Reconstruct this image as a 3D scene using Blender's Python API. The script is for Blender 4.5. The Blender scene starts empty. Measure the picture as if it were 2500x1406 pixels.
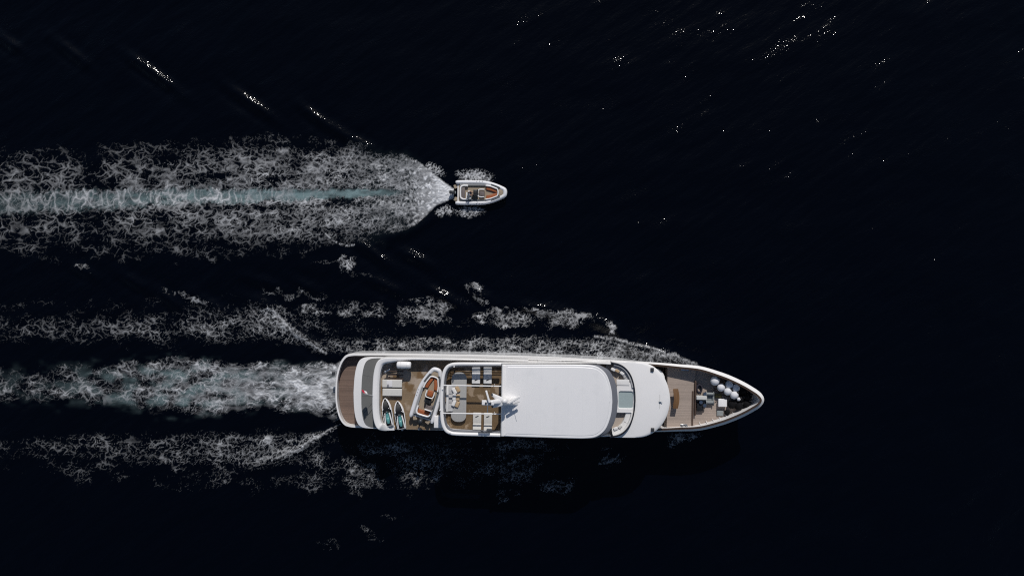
import bpy, math, random
import numpy as np
from mathutils import Vector, Matrix

# ------------------------------------------------------------------ camera, sky, sun, exposure
S = bpy.context.scene
COL = S.collection
H, F = 92.0, 1925.0                       # drone height in metres, focal length in photo pixels
cam_d = bpy.data.cameras.new('drone_camera'); cam = bpy.data.objects.new('drone_camera', cam_d); COL.objects.link(cam)
cam.location = (0, 0, H); cam.rotation_euler = (0, 0, 0)
cam_d.sensor_fit = 'HORIZONTAL'; cam_d.sensor_width = 36.0; cam_d.lens = 36.0*F/2500.0
cam_d.clip_start = 1.0; cam_d.clip_end = 12000.0
S.camera = cam
SUN_EL, SUN_AZ = math.radians(41.0), math.radians(8.0)      # azimuth measured from +Y towards +X
sun_dir = Vector((math.sin(SUN_AZ)*math.cos(SUN_EL), math.cos(SUN_AZ)*math.cos(SUN_EL), math.sin(SUN_EL)))
W = bpy.data.worlds.new('World'); S.world = W; W.use_nodes = True
wn = W.node_tree.nodes; sky = wn.new('ShaderNodeTexSky'); sky.sky_type = 'NISHITA'; sky.sun_disc = False
sky.sun_elevation = SUN_EL; sky.sun_rotation = SUN_AZ; sky.air_density = 1.0; sky.dust_density = .6; sky.ozone_density = 1.0
bg = wn['Background']; bg.inputs['Strength'].default_value = 0.06
W.node_tree.links.new(sky.outputs['Color'], bg.inputs['Color'])
ld = bpy.data.lights.new('sun', 'SUN'); ld.energy = 3.2; ld.angle = math.radians(0.53); ld.color = (1.0, .965, .92)
lo = bpy.data.objects.new('sun', ld); COL.objects.link(lo)
lo.rotation_euler = (-sun_dir).to_track_quat('-Z', 'Y').to_euler(); lo.location = sun_dir*200
S.view_settings.view_transform = 'Standard'; S.view_settings.look = 'None'
S.view_settings.exposure = 0.0; S.view_settings.gamma = 1.0; S.view_settings.use_curve_mapping = False
S.cycles.max_bounces = 6; S.cycles.transparent_max_bounces = 12; S.cycles.caustics_reflective = False; S.cycles.caustics_refractive = False
S.cycles.sample_clamp_indirect = 4.0; S.cycles.use_denoising = False; S.cycles.filter_width = 1.15

# ------------------------------------------------------------------ places
def at(px, py, h=0.0):                     # photo pixel at height h -> world point
    return Vector(((px-1250)/F*(H-h), (703-py)/F*(H-h), h))
YO = Vector((3.0, -11.84, 0.0)); YA = math.radians(-0.90)
_c, _s = math.cos(YA), math.sin(YA)
def yl(px, py, h):                         # photo pixel at height h -> the yacht's own frame
    p = at(px, py, h)-YO
    return Vector((p.x*_c+p.y*_s, -p.x*_s+p.y*_c, h))
def yw(u, v, z):                           # yacht frame -> world
    return Vector((YO.x+u*_c-v*_s, YO.y+u*_s+v*_c, z))

# ------------------------------------------------------------------ materials
MATS = {}
def mat(name, col, rough=.5, metal=0., spec=.5, var=0., vscale=3., bump=0., bscale=30., coat=0., planks=None, blotch=None, wear=None):
    if name in MATS: return MATS[name]
    m = bpy.data.materials.new(name); m.use_nodes = True; MATS[name] = m
    nt = m.node_tree; b = nt.nodes['Principled BSDF']; N = nt.nodes.new; L = nt.links.new
    b.inputs['Base Color'].default_value = (*col, 1); b.inputs['Roughness'].default_value = rough
    b.inputs['Metallic'].default_value = metal; b.inputs['Specular IOR Level'].default_value = spec
    if coat: b.inputs['Coat Weight'].default_value = coat
    tc = N('ShaderNodeTexCoord'); last = None
    def rgb(c):
        n = N('ShaderNodeRGB'); n.outputs[0].default_value = (*c, 1); return n.outputs[0]
    def mix(fac, a, c, mode='MIX'):
        n = N('ShaderNodeMix'); n.data_type = 'RGBA'; n.blend_type = mode
        if isinstance(fac, float): n.inputs['Factor'].default_value = fac
        else: L(fac, n.inputs['Factor'])
        L(a, n.inputs['A']); L(c, n.inputs['B']); return n.outputs['Result']
    def noise(scale, detail=4., rough_=.55, stretch=None, out='Fac'):
        n = N('ShaderNodeTexNoise'); n.inputs['Scale'].default_value = scale; n.inputs['Detail'].default_value = detail; n.inputs['Roughness'].default_value = rough_
        v = tc.outputs['Object']
        if stretch:
            mp = N('ShaderNodeMapping'); mp.inputs['Scale'].default_value = stretch; L(v, mp.inputs['Vector']); v = mp.outputs['Vector']
        L(v, n.inputs['Vector']); return n.outputs[out]
    def ramp(x, a, c):
        n = N('ShaderNodeMapRange'); n.inputs['From Min'].default_value = a; n.inputs['From Max'].default_value = c; L(x, n.inputs['Value']); return n.outputs['Result']
    cur = rgb(col)
    if planks:                             # (width m, axis, seam colour, plank variation)
        wd, ax, seam, pv = planks[:4]; sw = planks[4] if len(planks) > 4 else .11
        sep = N('ShaderNodeSeparateXYZ'); L(tc.outputs['Object'], sep.inputs[0]); co = sep.outputs[ax]
        d = N('ShaderNodeMath'); d.operation = 'DIVIDE'; L(co, d.inputs[0]); d.inputs[1].default_value = wd
        fl = N('ShaderNodeMath'); fl.operation = 'FLOOR'; L(d.outputs[0], fl.inputs[0])
        wnz = N('ShaderNodeTexWhiteNoise'); wnz.noise_dimensions = '1D'; L(fl.outputs[0], wnz.inputs['W'])
        cur = mix(ramp(wnz.outputs['Value'], 0., 1.), rgb([c*(1-pv) for c in col]), rgb([min(1, c*(1+pv)) for c in col]))
        st = (1., 14., 1.) if ax == 1 else (14., 1., 1.)
        if pv > .05: cur = mix(ramp(noise(1.6, 4., .6, st), .3, .7), cur, mix(.35, cur, rgb([c*.5 for c in col])))
        fr = N('ShaderNodeMath'); fr.operation = 'FRACT'; L(d.outputs[0], fr.inputs[0])
        lt = N('ShaderNodeMath'); lt.operation = 'LESS_THAN'; L(fr.outputs[0], lt.inputs[0]); lt.inputs[1].default_value = sw
        cur = mix(lt.outputs[0], cur, rgb(seam))
    if blotch:                             # (colour, scale, lo, hi) stains with a shape of their own
        for bc, sc, lo_, hi_ in blotch:
            cur = mix(ramp(noise(sc, 3., .5), lo_, hi_), cur, rgb(bc))
    if var:
        cur = mix(ramp(noise(vscale, 5., .6), .25, .75), mix(var, cur, rgb([c*.45 for c in col])), cur)
    if wear:
        cur = mix(ramp(noise(wear[1], 6., .7), wear[2], wear[3]), cur, rgb(wear[0]))
    L(cur, b.inputs['Base Color'])
    if bump:
        bn = N('ShaderNodeBump'); bn.inputs['Strength'].default_value = bump; bn.inputs['Distance'].default_value = .02
        L(noise(bscale, 3.), bn.inputs['Height']); L(bn.outputs['Normal'], b.inputs['Normal'])
        if rough > .2:
            rr = N('ShaderNodeMapRange'); rr.inputs['To Min'].default_value = rough*.8; rr.inputs['To Max'].default_value = min(1, rough*1.25)
            L(noise(vscale*.7, 4.), rr.inputs['Value']); L(rr.outputs['Result'], b.inputs['Roughness'])
    return m
# ---------- noise tools ----------
def _hash(ix, iy, seed):
    h = (ix.astype(np.int64)*374761393 + iy.astype(np.int64)*668265263 + seed*974634777) & 0xffffffff
    h = ((h ^ (h >> 13)) * 1274126177) & 0xffffffff
    h = ((h ^ (h >> 16)) * 2246822519) & 0xffffffff
    return ((h ^ (h >> 15)) & 0xffffff).astype(np.float32) / 16777216.0
def perlin(x, y, seed=0):
    ix = np.floor(x); iy = np.floor(y); fx = (x-ix).astype(np.float32); fy = (y-iy).astype(np.float32)
    u = fx*fx*fx*(fx*(fx*6-15)+10); v = fy*fy*fy*(fy*(fy*6-15)+10)
    def g(a, b):
        t = _hash(ix+a, iy+b, seed)*6.2831853
        return np.cos(t)*(fx-a) + np.sin(t)*(fy-b)
    n0 = g(0,0); n0 += u*(g(1,0)-n0); n1 = g(0,1); n1 += u*(g(1,1)-n1)
    return (n0 + v*(n1-n0))*1.5
def fbm(x, y, oct, seed, gain=.5):
    s = 0; a = 1; t = 0
    for k in range(oct):
        s = s + a*perlin(x*2**k + 17.3*k, y*2**k - 9.1*k, seed+k); t += a; a *= gain
    return s/t
def worley(x, y, seed):
    ix = np.floor(x); iy = np.floor(y); f1 = np.full(x.shape, 9., np.float32); f2 = f1.copy()
    for a in (-1,0,1):
        for b in (-1,0,1):
            jx = ix+a+_hash(ix+a, iy+b, seed)-x; jy = iy+b+_hash(ix+a, iy+b, seed+7)-y
            d = np.sqrt(jx*jx+jy*jy).astype(np.float32)
            f2 = np.minimum(f2, np.maximum(f1, d)); f1 = np.minimum(f1, d)
    return f1, f2
def sm(a, b, x):
    t = np.clip((x-a)/(b-a), 0, 1); return t*t*(3-2*t)
def pw(x, pts):
    p = sorted(pts); return np.interp(x, [q[0] for q in p], [q[1] for q in p]).astype(np.float32)
def curlwarp(x, y, L, steps, amp, seed):
    e = .05
    for k in range(steps):
        s = seed
        p = lambda a, b: perlin(a, b, s) + .5*perlin(a*2.1, b*2.1, s+1)
        X = x/L; Y = y/L; c = p(X, Y)
        dy = (p(X, Y+e)-c)/e; dx = (p(X+e, Y)-c)/e
        x = x + amp*L*dy; y = y - amp*L*dx
    return x, y
def rank(n):
    s = np.sort(n.ravel()[::7]); return np.interp(n, s, np.linspace(0,1,len(s))).astype(np.float32)
def lace(x, y, cell, seed, sx=1., curl=.034, fine=.10):
    """foam lace: 1 on the filaments, 0 in the middle of the holes, evenly ranked"""
    wx, wy = curlwarp(x/sx, y, cell*1.6, 3, curl, seed)
    wx = wx + cell*.10*perlin(x/cell*2.6, y/cell*2.6, seed+50); wy = wy + cell*.10*perlin(x/cell*2.6, y/cell*2.6, seed+51)
    f1, f2 = worley(wx/cell, wy/cell, seed+3)
    e = 1-np.clip((f2-f1)*1.3, 0, 1)
    g1, g2 = worley(wx/cell*2.3+.4, wy/cell*2.3, seed+9)
    e2 = 1-np.clip((g2-g1)*1.4, 0, 1)
    b = fbm(x/cell/2.2, y/cell/2.2, 3, seed+30)
    f = perlin(x/cell*3.5, y/cell*3.5, seed+40)
    return rank(1.25*e + .26*e2*(.2+e) + .40*b + fine*f)
def fo(D, N, lo=.06, hi=.40):
    """cover of foam: a graded web, faint veil to bright threads, that fills up as the density D rises"""
    C = np.clip(.30+.95*D+lo, 0, 1.4); t = np.clip((N-1+C)/C, 0, 1)
    return t**(3.3-2.5*np.clip(D, 0, 1))*np.clip(.60+.7*D, 0, 1)*sm(.0, .30, D)
def net(x, y, cell, seed, curl=.02, sx=1.):
    """distances to the strands of a foam net of two cell sizes, and the noise that thickens and thins them"""
    wx, wy = curlwarp(x/sx, y, cell*2.2, 2, curl, seed)
    j = cell*.20; q = 1.9/cell
    wx = wx + j*fbm(x*q, y*q, 2, seed+50); wy = wy + j*fbm(x*q, y*q, 2, seed+53)
    f1, f2 = worley(wx/cell, wy/cell, seed+3)
    g1, g2 = worley(wx/cell*2.2+.4, wy/cell*2.2, seed+9)
    return f2-f1, g2-g1, fbm(x/cell/1.6, y/cell/1.6, 3, seed+30), fbm(x/cell/3.1, y/cell/3.1, 3, seed+33)
def fw(D, n):
    """cover of a foam net: thin strands at low density, closing up as the density rises"""
    d1, d2, b, c = n; Dq = np.clip(D, 0, 1.3)
    w1 = (.035+.40*Dq**1.35)*np.clip(1+1.5*b, .15, 1.9); w2 = (.02+.36*Dq**1.5)*np.clip(1+1.7*c, .05, 1.8)
    a = np.maximum(np.exp(-(d1/w1)**1.2)*np.clip(.9+1.2*c, .2, 1.15), np.exp(-(d2/w2)**1.2)*np.clip(.62+1.3*b, .0, 1.))
    return a*np.clip(.76+.5*Dq, 0, 1)*sm(.0, .28, D)
def band(px, py, cpts, wpts, x0=-1e9, x1=1e9, soft=.6):
    c = pw(px, cpts); w = pw(px, wpts)
    d = np.abs(py-c)/w
    return (1-sm(1-soft, 1.25, d))*(px > x0)*(px < x1)
def blob(px, py, cx, cy, rx, ry, a=0.):
    ca, sa = np.cos(a), np.sin(a); dx = px-cx; dy = py-cy
    d = np.sqrt(((dx*ca+dy*sa)/rx)**2 + ((-dx*sa+dy*ca)/ry)**2)
    return 1-sm(.35, 1.25, d)
def foam_fields(PX, PY):
    X, Y = PX, PY
    wob = 14*fbm(X/60, Y/60, 3, 5); wob2 = 9*fbm(X/25, Y/25, 2, 8); wob3 = 14*fbm(X/45, Y/32, 3, 9)
    n10 = lace(X, Y, 10., 100); n17 = lace(X, Y, 18., 200, curl=.05); n30 = lace(X, Y, 33., 300, curl=.05)
    nst = lace(X, Y, 13., 400, sx=2.3, curl=.06); nsw = net(X, Y, 15., 420, .05, 2.4)
    # ---------- tender wake ----------
    up = pw(X, [(1106,460),(1096,453),(1087,447),(1059,423),(1032,402),(996,382),(930,360),(860,342),(700,326),(500,330),(300,332),(0,338),(-300,340)])
    lo = pw(X, [(1106,485),(1096,489),(1064,503),(1041,527),(1018,547),(984,563),(940,582),(860,604),(780,618),(650,636),(500,650),(250,652),(-300,655)])
    w2 = (wob+wob2)*sm(1100,980,X)
    edge = sm(-22, 54, (Y+w2*1.8)-up)*sm(-22, 60, lo-(Y+w2*1.8))
    edgeN = sm(-3, 6, (Y+w2*.3)-up)*sm(-3, 6, lo-(Y+w2*.3))
    near = sm(930,1060,X)
    E = edge*(1-near)+edgeN*near
    base = pw(X, [(1106,1.25),(1060,.94),(1010,.66),(950,.58),(880,.53),(800,.49),(650,.45),(450,.36),(250,.30),(0,.26),(-300,.22)])
    yc = pw(X, [(1106,472),(980,468),(800,474),(600,478),(400,479),(300,485),(200,490),(100,493),(0,497),(-300,505)])
    prof = .72 + .42*np.exp(-((Y-yc+66)/20)**2) + .25*np.exp(-((Y-yc-62)/30)**2) + .3*np.exp(-((np.abs(Y-yc)-24)/12)**2)
    clump = np.clip(1+1.5*fbm(X/90, Y/34, 3, 61)*sm(1060,900,X), .2, 2.)
    hw = pw(X, [(1000,7),(900,11),(700,14),(500,18),(300,22),(100,26),(-300,30)])
    sc = np.abs(Y-yc+wob2*.8+wob*.25)/hw+.55*(n17-.5)
    stre = (1-sm(.6,1.15,sc))*sm(1010,930,X)
    ring = np.exp(-((sc-1.15)/.22)**2)*sm(900,500,X)
    D = base*prof*clump*E
    darklow = np.exp(-((Y-yc-hw*1.5-6)/9)**2)*sm(1000,900,X)*sm(480,640,X)
    D = D*(1-.45*darklow)
    D = D*(1-stre*pw(X,[(1000,.75),(700,.72),(450,.45),(-300,.30)])) + .10*ring*sm(-50,200,X)
    lx, ly = curlwarp(X, Y, 22., 2, .05, 977)
    lf1, _ = worley(lx/13., ly/13., 981)
    Nl = rank(1-lf1+.45*fbm(X/9, Y/9, 3, 983))
    s17 = sm(980,820,X); s30 = sm(760,300,X)
    def grown(cpts, yc_, seed, sx=1.35, **k):   # net whose cells widen downstream
        xs = np.arange(-400, 1900, 4.); cs = np.interp(xs, [p[0] for p in cpts], [p[1] for p in cpts]); ii = np.cumsum(4./cs)
        return net((np.interp(X, xs, ii)/sx).astype(np.float32), ((Y-yc_)/np.interp(X, xs, cs)).astype(np.float32), 1., seed, **k)
    nG = grown([(-300,26),(100,22),(400,18),(700,13.5),(850,10.5),(950,9),(1060,8)], 470., 1200, curl=.03)
    nb = grown([(-300,21),(300,17),(700,11.5),(900,10),(1700,9)], 950., 1300, curl=.03)
    D = D*(X < 1108)
    web = fw(.36*stre, net(X*.8+5*wob2/9, Y*.42, 21., 950))*1.0*sm(820,560,X)
    tone = np.clip(.74+.9*fbm(X/60, Y/22, 4, 63), .2, 1.3)*(.45+.55*E)*(1-.6*near)+.62*near
    lump = .8*sm(860,1050,X+wob*2.5+wob2*2)
    thr = np.maximum(fw(D, nG)*(1-.7*lump), fo(D*.80, Nl, .0)*lump*1.25)
    aT = np.maximum(thr*tone, web*1.35)*(.55+.5*np.exp(-((Y-yc)/95)**4)+.25*near)*pw(X, [(1106,1.05),(1040,.98),(950,.86),(850,.74),(700,.62),(400,.50),(150,.42),(-300,.35)])
    stj = fbm(X/16, Y/16, 3, 72)*3
    # transom jet: streaks fanning out
    ang = np.arctan2(Y-472, 1150-X); rad = np.hypot(Y-472, 1150-X)
    jet = edgeN*sm(985,1085,X+14*stj)*(X < 1108)
    stv = fbm(ang*16, rad/45, 4, 71)*.7+.5
    aT = np.maximum(aT, jet*np.clip(.72+.95*(stv-.5)+.3*sm(1050,1104,X), 0, 1)*sm(.05,.4,jet))
    # splashes at the tender's sides
    sp = np.maximum.reduce([1.0*blob(X+wob2*.5,Y+wob2*.5,1160,430,46,17,.08), .8*blob(X+wob2*.5,Y+wob2*.5,1060,414,30,14,.45), .85*blob(X+wob2*.5,Y+wob2*.5,1148,517,38,15,-.05), .8*blob(X,Y+wob2,1085,517,24,15,-.2)])
    nS = lace(X, Y, 8., 500, fine=.25)
    aS = fo(sp*.85, nS, .12, .2)*.85
    aT = np.maximum(aT, aS)
    # curling lip on the lower edge of the tender wake
    cx = pw(X, [(790,566),(810,585),(830,596),(845,600),(865,598)])
    aT = np.maximum(aT, .65*np.exp(-((Y-cx)/2.0)**2)*(X>795)*(X<867)*sm(.3,.55,n10+.1))
    # ---------- yacht wake ----------
    Yw = Y+wob*.9+wob2
    upc = pw(X, [(840,885),(760,884),(640,884),(560,874),(480,866),(380,872),(200,884),(0,888),(-300,895)])
    loc = pw(X, [(840,1022),(760,1012),(650,1002),(560,1012),(470,1024),(380,1016),(250,1000),(0,996),(-300,990)])
    core = sm(-8,34,Yw+wob3-upc)*sm(-8,40,loc-Yw-wob3)*(X<850)
    bc = pw(X, [(840,1.0),(800,.80),(740,.62),(680,.52),(600,.44),(500,.36),(380,.29),(250,.24),(100,.20),(-300,.16)])
    pc = .74+.55*np.exp(-((Y-892)/16)**2)*sm(800,600,X)+.55*np.exp(-((Y-958)/22)**2)+.3*sm(640,780,X)-.3*sm(972,1004,Y)*sm(480,330,X)
    cl2 = np.clip(1+1.25*fbm(X/70, Y/34, 3, 88)*sm(815,680,X), .1, 1.8)
    Dc = bc*pc*cl2*core
    s = sm(640,520,X)
    tonc = np.clip(.85+1.0*fbm(X/60, Y/16, 4, 64), .2, 1.3)
    aC = np.maximum.reduce([fw(Dc*1.1, nsw)*(1-.8*s), fw(Dc, nb)*s, fo(Dc*.8, nst)*.35*(1-s)])*tonc*pw(X, [(840,1.15),(780,1.0),(680,.88),(560,.78),(400,.66),(150,.52),(-300,.42)])
    milk = np.clip(fbm(X/60, Y/20, 4, 95)*2.8+pw(X,[(840,.5),(700,.3),(560,.12),(-300,.0)]),0,1)*core*pw(X,[(840,1.4),(800,1.05),(740,.75),(680,.55),(600,.42),(540,.40),(460,.24),(350,.08),(200,.02),(-300,0)])
    aC = np.maximum(aC, milk*(.35+.75*nst))
    # side waves
    def side(sgn, pts, wid, dpts, front):
        c = pw(X, pts); w = pw(X, wid)
        q = (Y+wob*.6-c)/w
        m = np.exp(-q*q*1.1)
        return m*pw(X, dpts)*.74*(X < front)
    Dsu = side(-1, [(800,862),(760,840),(720,818),(680,795),(640,785),(560,796),(400,802),(200,800),(-300,800)], [(800,4),(760,9),(700,24),(650,42),(600,38),(450,34),(200,38),(-300,40)], [(805,.5),(760,.66),(700,.58),(640,.50),(560,.41),(400,.35),(200,.29),(0,.25),(-300,.2)], 800)
    Dsl = side(1, [(830,1038),(780,1062),(735,1082),(690,1095),(640,1098),(500,1096),(300,1090),(-300,1090)], [(830,4),(780,8),(735,20),(690,32),(640,38),(450,38),(200,32),(-300,34)], [(830,.45),(780,.60),(700,.54),(640,.46),(520,.35),(350,.29),(150,.24),(-300,.18)], 826)
    cls = np.clip(1+1.2*fbm(X/80, Y/34, 3, 131), .2, 1.8)
    nbf = n10
    far = .8*np.exp(-((Y-785)/70)**2)*(1-.8*np.exp(-((Y-812)/12)**2)*sm(900,1050,X))*pw(X,[(1500,0),(1350,.07),(900,.09),(500,.13),(0,.12),(-300,.08)])*np.clip(1+1.7*fbm(X/90,Y/40,3,141),0,2.2)
    far2 = np.exp(-((Y-1125)/70)**2)*pw(X,[(1500,.0),(1300,.07),(900,.12),(500,.13),(200,.10),(0,.08),(-300,.05)])*np.clip(1+1.9*fbm(X/80,Y/45,3,142),0,2.3)
    Ds_ = np.maximum(np.maximum(Dsu, Dsl)*cls, np.maximum(far, far2))
    aB = fw(Ds_, nb)
    aB = aB*np.clip(.78+.9*fbm(X/45,Y/20,3,65),.15,1.2)*pw(X, [(830,.85),(700,.72),(600,.60),(400,.48),(150,.40),(-300,.32)])
    f1 = wob3*.35+pw(X, [(640,748),(670,762),(700,792),(720,815),(750,834),(780,852),(800,862)])
    aB = np.maximum(aB, .75*np.exp(-((Y-f1+wob2*.3)/pw(X,[(640,2.5),(700,4.5),(740,5),(770,2.6),(800,1.2)]))**2)*(X>655)*(X<800)*sm(.15,.9,.55*nS+.45*n10+.25*fbm(X/30,Y/30,2,67)))
    f2_ = wob3*.3+pw(X, [(640,1120),(670,1117),(700,1106),(740,1084),(780,1062),(830,1036)])
    aB = np.maximum(aB, .6*np.exp(-((Y-f2_+wob2*.3)/pw(X,[(640,3),(700,3.4),(780,2.2),(830,1.2)]))**2)*(X>625)*(X<832)*sm(.15,.9,.55*nS+.45*n10+.25*fbm(X/30,Y/30,2,68)))
    # along the hull, sunny side
    c = pw(X, [(1705,892),(1660,877),(1600,866),(1500,850),(1400,844),(1300,844),(1200,843),(1000,842),(850,845)])
    w = pw(X, [(1705,5),(1650,11),(1560,18),(1450,21),(1300,22),(1000,22),(850,20)])
    hb = np.exp(-(((Y+wob*.5-c)/w)**2)*1.2)*(X<1706)*(X>760)
    Dh = hb*pw(X, [(1705,.7),(1600,.66),(1500,.60),(1400,.53),(1250,.49),(1100,.42),(950,.37),(850,.34),(760,.22)])*.66*np.clip(1+.9*fbm(X/50,Y/26,3,151),.1,1.6)
    hug = np.exp(-((Y-c-w*.8)/9)**2)*(X<1640)*(X>1000)*.42*np.clip(1+fbm(X/40,Y/40,2,152),.2,1.5)
    Dh = np.maximum(Dh, hug)
    bl = [(1490,798,26,9,.2,.72),(1375,776,62,30,.12,.66),(1230,776,72,26,.05,.52),(1040,762,72,34,0,.52),(880,762,66,28,0,.36),(760,762,36,18,0,.34),(660,768,40,30,.4,.42),
          (1310,750,26,7,.1,.55),(1150,715,34,10,.5,.42),(1180,730,26,10,.5,.38),
          (960,1092,130,22,0,.40),(1250,1085,150,20,0,.34),(1660,1070,52,18,-.3,.50),(880,1165,56,46,.3,.42),(1030,1150,64,52,.1,.36),(1265,1140,70,62,-.2,.34),(1375,1185,60,22,-.1,.42),(1490,1118,38,26,-.4,.42),(1240,1212,40,8,-.3,.4),
          (560,1165,60,26,0,.33),(440,1130,70,20,0,.30),(790,1330,54,20,-.15,.20),(905,1302,50,14,.2,.20),(945,1265,40,10,-.1,.22),(760,1180,40,34,0,.34),
          (200,662,26,9,.3,.40),(1160,705,30,9,.4,.42),(870,665,40,12,.2,.28),(720,720,80,14,.1,.24),(480,735,90,14,.3,.25),(830,640,60,14,0,.3)]
    Db = 0
    for cx_, cy_, rx, ry, a_, d_ in bl:
        Db = np.maximum(Db, blob(X+wob*3., Y+wob3*2., cx_, cy_, rx*1.02, ry*.95, a_)*d_*np.where(Y>1040,.50,.86))
    Dx = np.maximum(Dh, Db*np.clip(1+1.5*fbm(X/38,Y/28,3,153),0,1.7))
    aH = fw(Dx, nb)*np.where(Y>1040,.50,.72)*np.clip(.8+1.0*fbm(X/40,Y/20,3,66),.15,1.25)
    # bow roll edge
    e1 = wob3*.4+pw(X, [(1440,818),(1500,828),(1560,842),(1600,852),(1650,868),(1700,890)])
    aH = np.maximum(aH, .6*np.exp(-((Y-e1+wob2*.4)/3.)**2)*(X>1450)*(X<1702)*sm(.1,.9,.6*nS+.4*n10))
    e2 = pw(X, [(1460,1132),(1480,1130),(1500,1122),(1512,1108)])
    aH = np.maximum(aH, .4*np.exp(-((Y-e2)/2.5)**2)*(X>1462)*(X<1512)*nS)
    yac = np.maximum.reduce([aC, aB, aH])
    # ---------- aerated (milky) water ----------
    te = stre*pw(X, [(1000,.3),(960,.75),(850,1.0),(700,1.0),(560,.75),(400,.55),(200,.40),(50,.25),(-300,.15)])*np.clip(.85+1.0*fbm(X/40,Y/10,4,171),.1,1.25)
    te = np.maximum(te, edge*sm(1090,1000,X)*sm(800,1000,X)*.05)
    ty = np.clip(fbm(X/55, Y/30, 3, 181)*2.3+.22, 0, 1)*core*pw(X, [(840,.35),(700,.5),(560,.85),(450,1.0),(350,.8),(230,.45),(100,.2),(-300,.1)])
    aer = np.clip(np.maximum(te, ty*.62), 0, 1)
    # the tender wake ends where the yacht's waves begin
    return np.clip(aT,0,1), np.clip(yac,0,1), aer
WHITE = mat('white gelcoat', (.79,.775,.765), .28, var=.05, vscale=.8, bump=.03, bscale=3., wear=((.66,.66,.66), 1.3, .60, .85))
ROOFW = mat('white roof paint', (.775,.765,.765), .42, planks=(1.46, 0, (.75,.742,.742), .008, .03), var=.045, vscale=.5, bump=.05, bscale=6., wear=((.69,.685,.69), .55, .55, .8))
HULLW = mat('white hull paint', (.78,.78,.79), .22, var=.06, vscale=.6, coat=.4)
GREYNS = mat('grey non-slip paint', (.135,.135,.13), .75, var=.2, vscale=1.2, bump=.15, bscale=120.)
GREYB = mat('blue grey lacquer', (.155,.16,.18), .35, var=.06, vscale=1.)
TEAKA = mat('aft deck teak', (.195,.132,.103), .7, planks=(.085, 1, (.065,.045,.036), .2), var=.15, vscale=.9)
TEAKF = mat('bleached foredeck teak', (.40,.325,.275), .75, planks=(.11, 1, (.21,.165,.14), .12), var=.18, vscale=.7)
TEAKB = mat('boat deck wet teak', (.25,.18,.11), .45, planks=(.085, 1, (.16,.11,.065), .08), blotch=[((.38,.31,.245), .42, .50, .58), ((.17,.105,.05), .7, .55, .62)])
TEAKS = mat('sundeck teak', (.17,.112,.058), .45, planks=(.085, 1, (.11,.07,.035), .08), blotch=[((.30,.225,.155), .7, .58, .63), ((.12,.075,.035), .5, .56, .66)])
CAPW = mat('dark varnished cap rail', (.055,.035,.024), .35, var=.3, vscale=4.)
BROWN = mat('brown varnished wood', (.20,.105,.045), .4, planks=(.12, 0, (.13,.065,.03), .12), var=.2)
DKBROWN = mat('dark stained wood', (.075,.045,.032), .5, var=.3, vscale=5.)
TAN = mat('synthetic teak mat', (.36,.29,.21), .8, planks=(.07, 1, (.15,.12,.09), .08))
TUBE = mat('white hypalon tube', (.72,.72,.74), .45, var=.06, vscale=2.5, bump=.05, bscale=20., wear=((.55,.55,.56), 3., .6, .85))
TUBEG = mat('grey hypalon patch', (.10,.11,.12), .55, var=.15)
ORANGE = mat('burnt orange upholstery', (.33,.095,.03), .5, var=.18, vscale=6., bump=.08, bscale=40.)
MAUVE = mat('grey brown upholstery', (.15,.125,.12), .6, var=.15, vscale=6.)
CREAM = mat('cream canvas cushion', (.60,.585,.55), .85, var=.07, vscale=3., bump=.12, bscale=25.)
WCUSH = mat('white canvas cushion', (.70,.69,.68), .85, var=.06, vscale=3., bump=.12, bscale=25.)
GCUSH = mat('light grey canvas cushion', (.42,.42,.43), .85, var=.07, vscale=3., bump=.12, bscale=25.)
TANC = mat('tan pillow fabric', (.46,.33,.20), .9, var=.15, vscale=8., bump=.2, bscale=50.)
STONE = mat('pale grey table top', (.36,.355,.345), .5, var=.05, vscale=2.)
BLACK = mat('black plastic', (.012,.012,.013), .4, var=.2, vscale=8.)
RUBBER = mat('black fender cloth', (.006,.006,.007), .9, spec=.15, var=.3, vscale=6., bump=.3, bscale=20.)
DGREY = mat('dark grey metal', (.05,.053,.058), .4, metal=.3, var=.2, vscale=5.)
STEEL = mat('stainless steel', (.55,.56,.57), .25, metal=1., var=.1)
MGREY = mat('grey machinery paint', (.22,.24,.245), .5, var=.35, vscale=7., wear=((.10,.07,.05), 6., .58, .75))
GLASS = mat('dark tinted glass', (.012,.013,.018), .06, spec=.6)
TEALS = mat('turquoise seat vinyl', (.10,.30,.30), .4, var=.15, vscale=9., wear=((.05,.16,.17), 7., .55, .7))
NAVY = mat('navy rope', (.022,.02,.035), .8, var=.4, vscale=14., bump=.5, bscale=60.)
RED = mat('red flag cloth', (.45,.02,.05), .8, var=.15, vscale=5.)
FWHITE = mat('white flag cloth', (.72,.70,.70), .8)
SKIN = mat('skin', (.42,.25,.17), .6, var=.1, vscale=20.)
SHIRT = mat('white shirt cloth', (.68,.69,.72), .85, var=.08, vscale=9.)
SHORTS = mat('navy shorts cloth', (.02,.022,.04), .85, var=.2, vscale=9.)
HAIR = mat('dark hair', (.015,.011,.009), .6, var=.3, vscale=40.)
BALLW = mat('white fender cloth', (.70,.70,.72), .75, var=.07, vscale=5., bump=.12, bscale=40., wear=((.5,.5,.5), 5., .6, .85))

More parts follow.
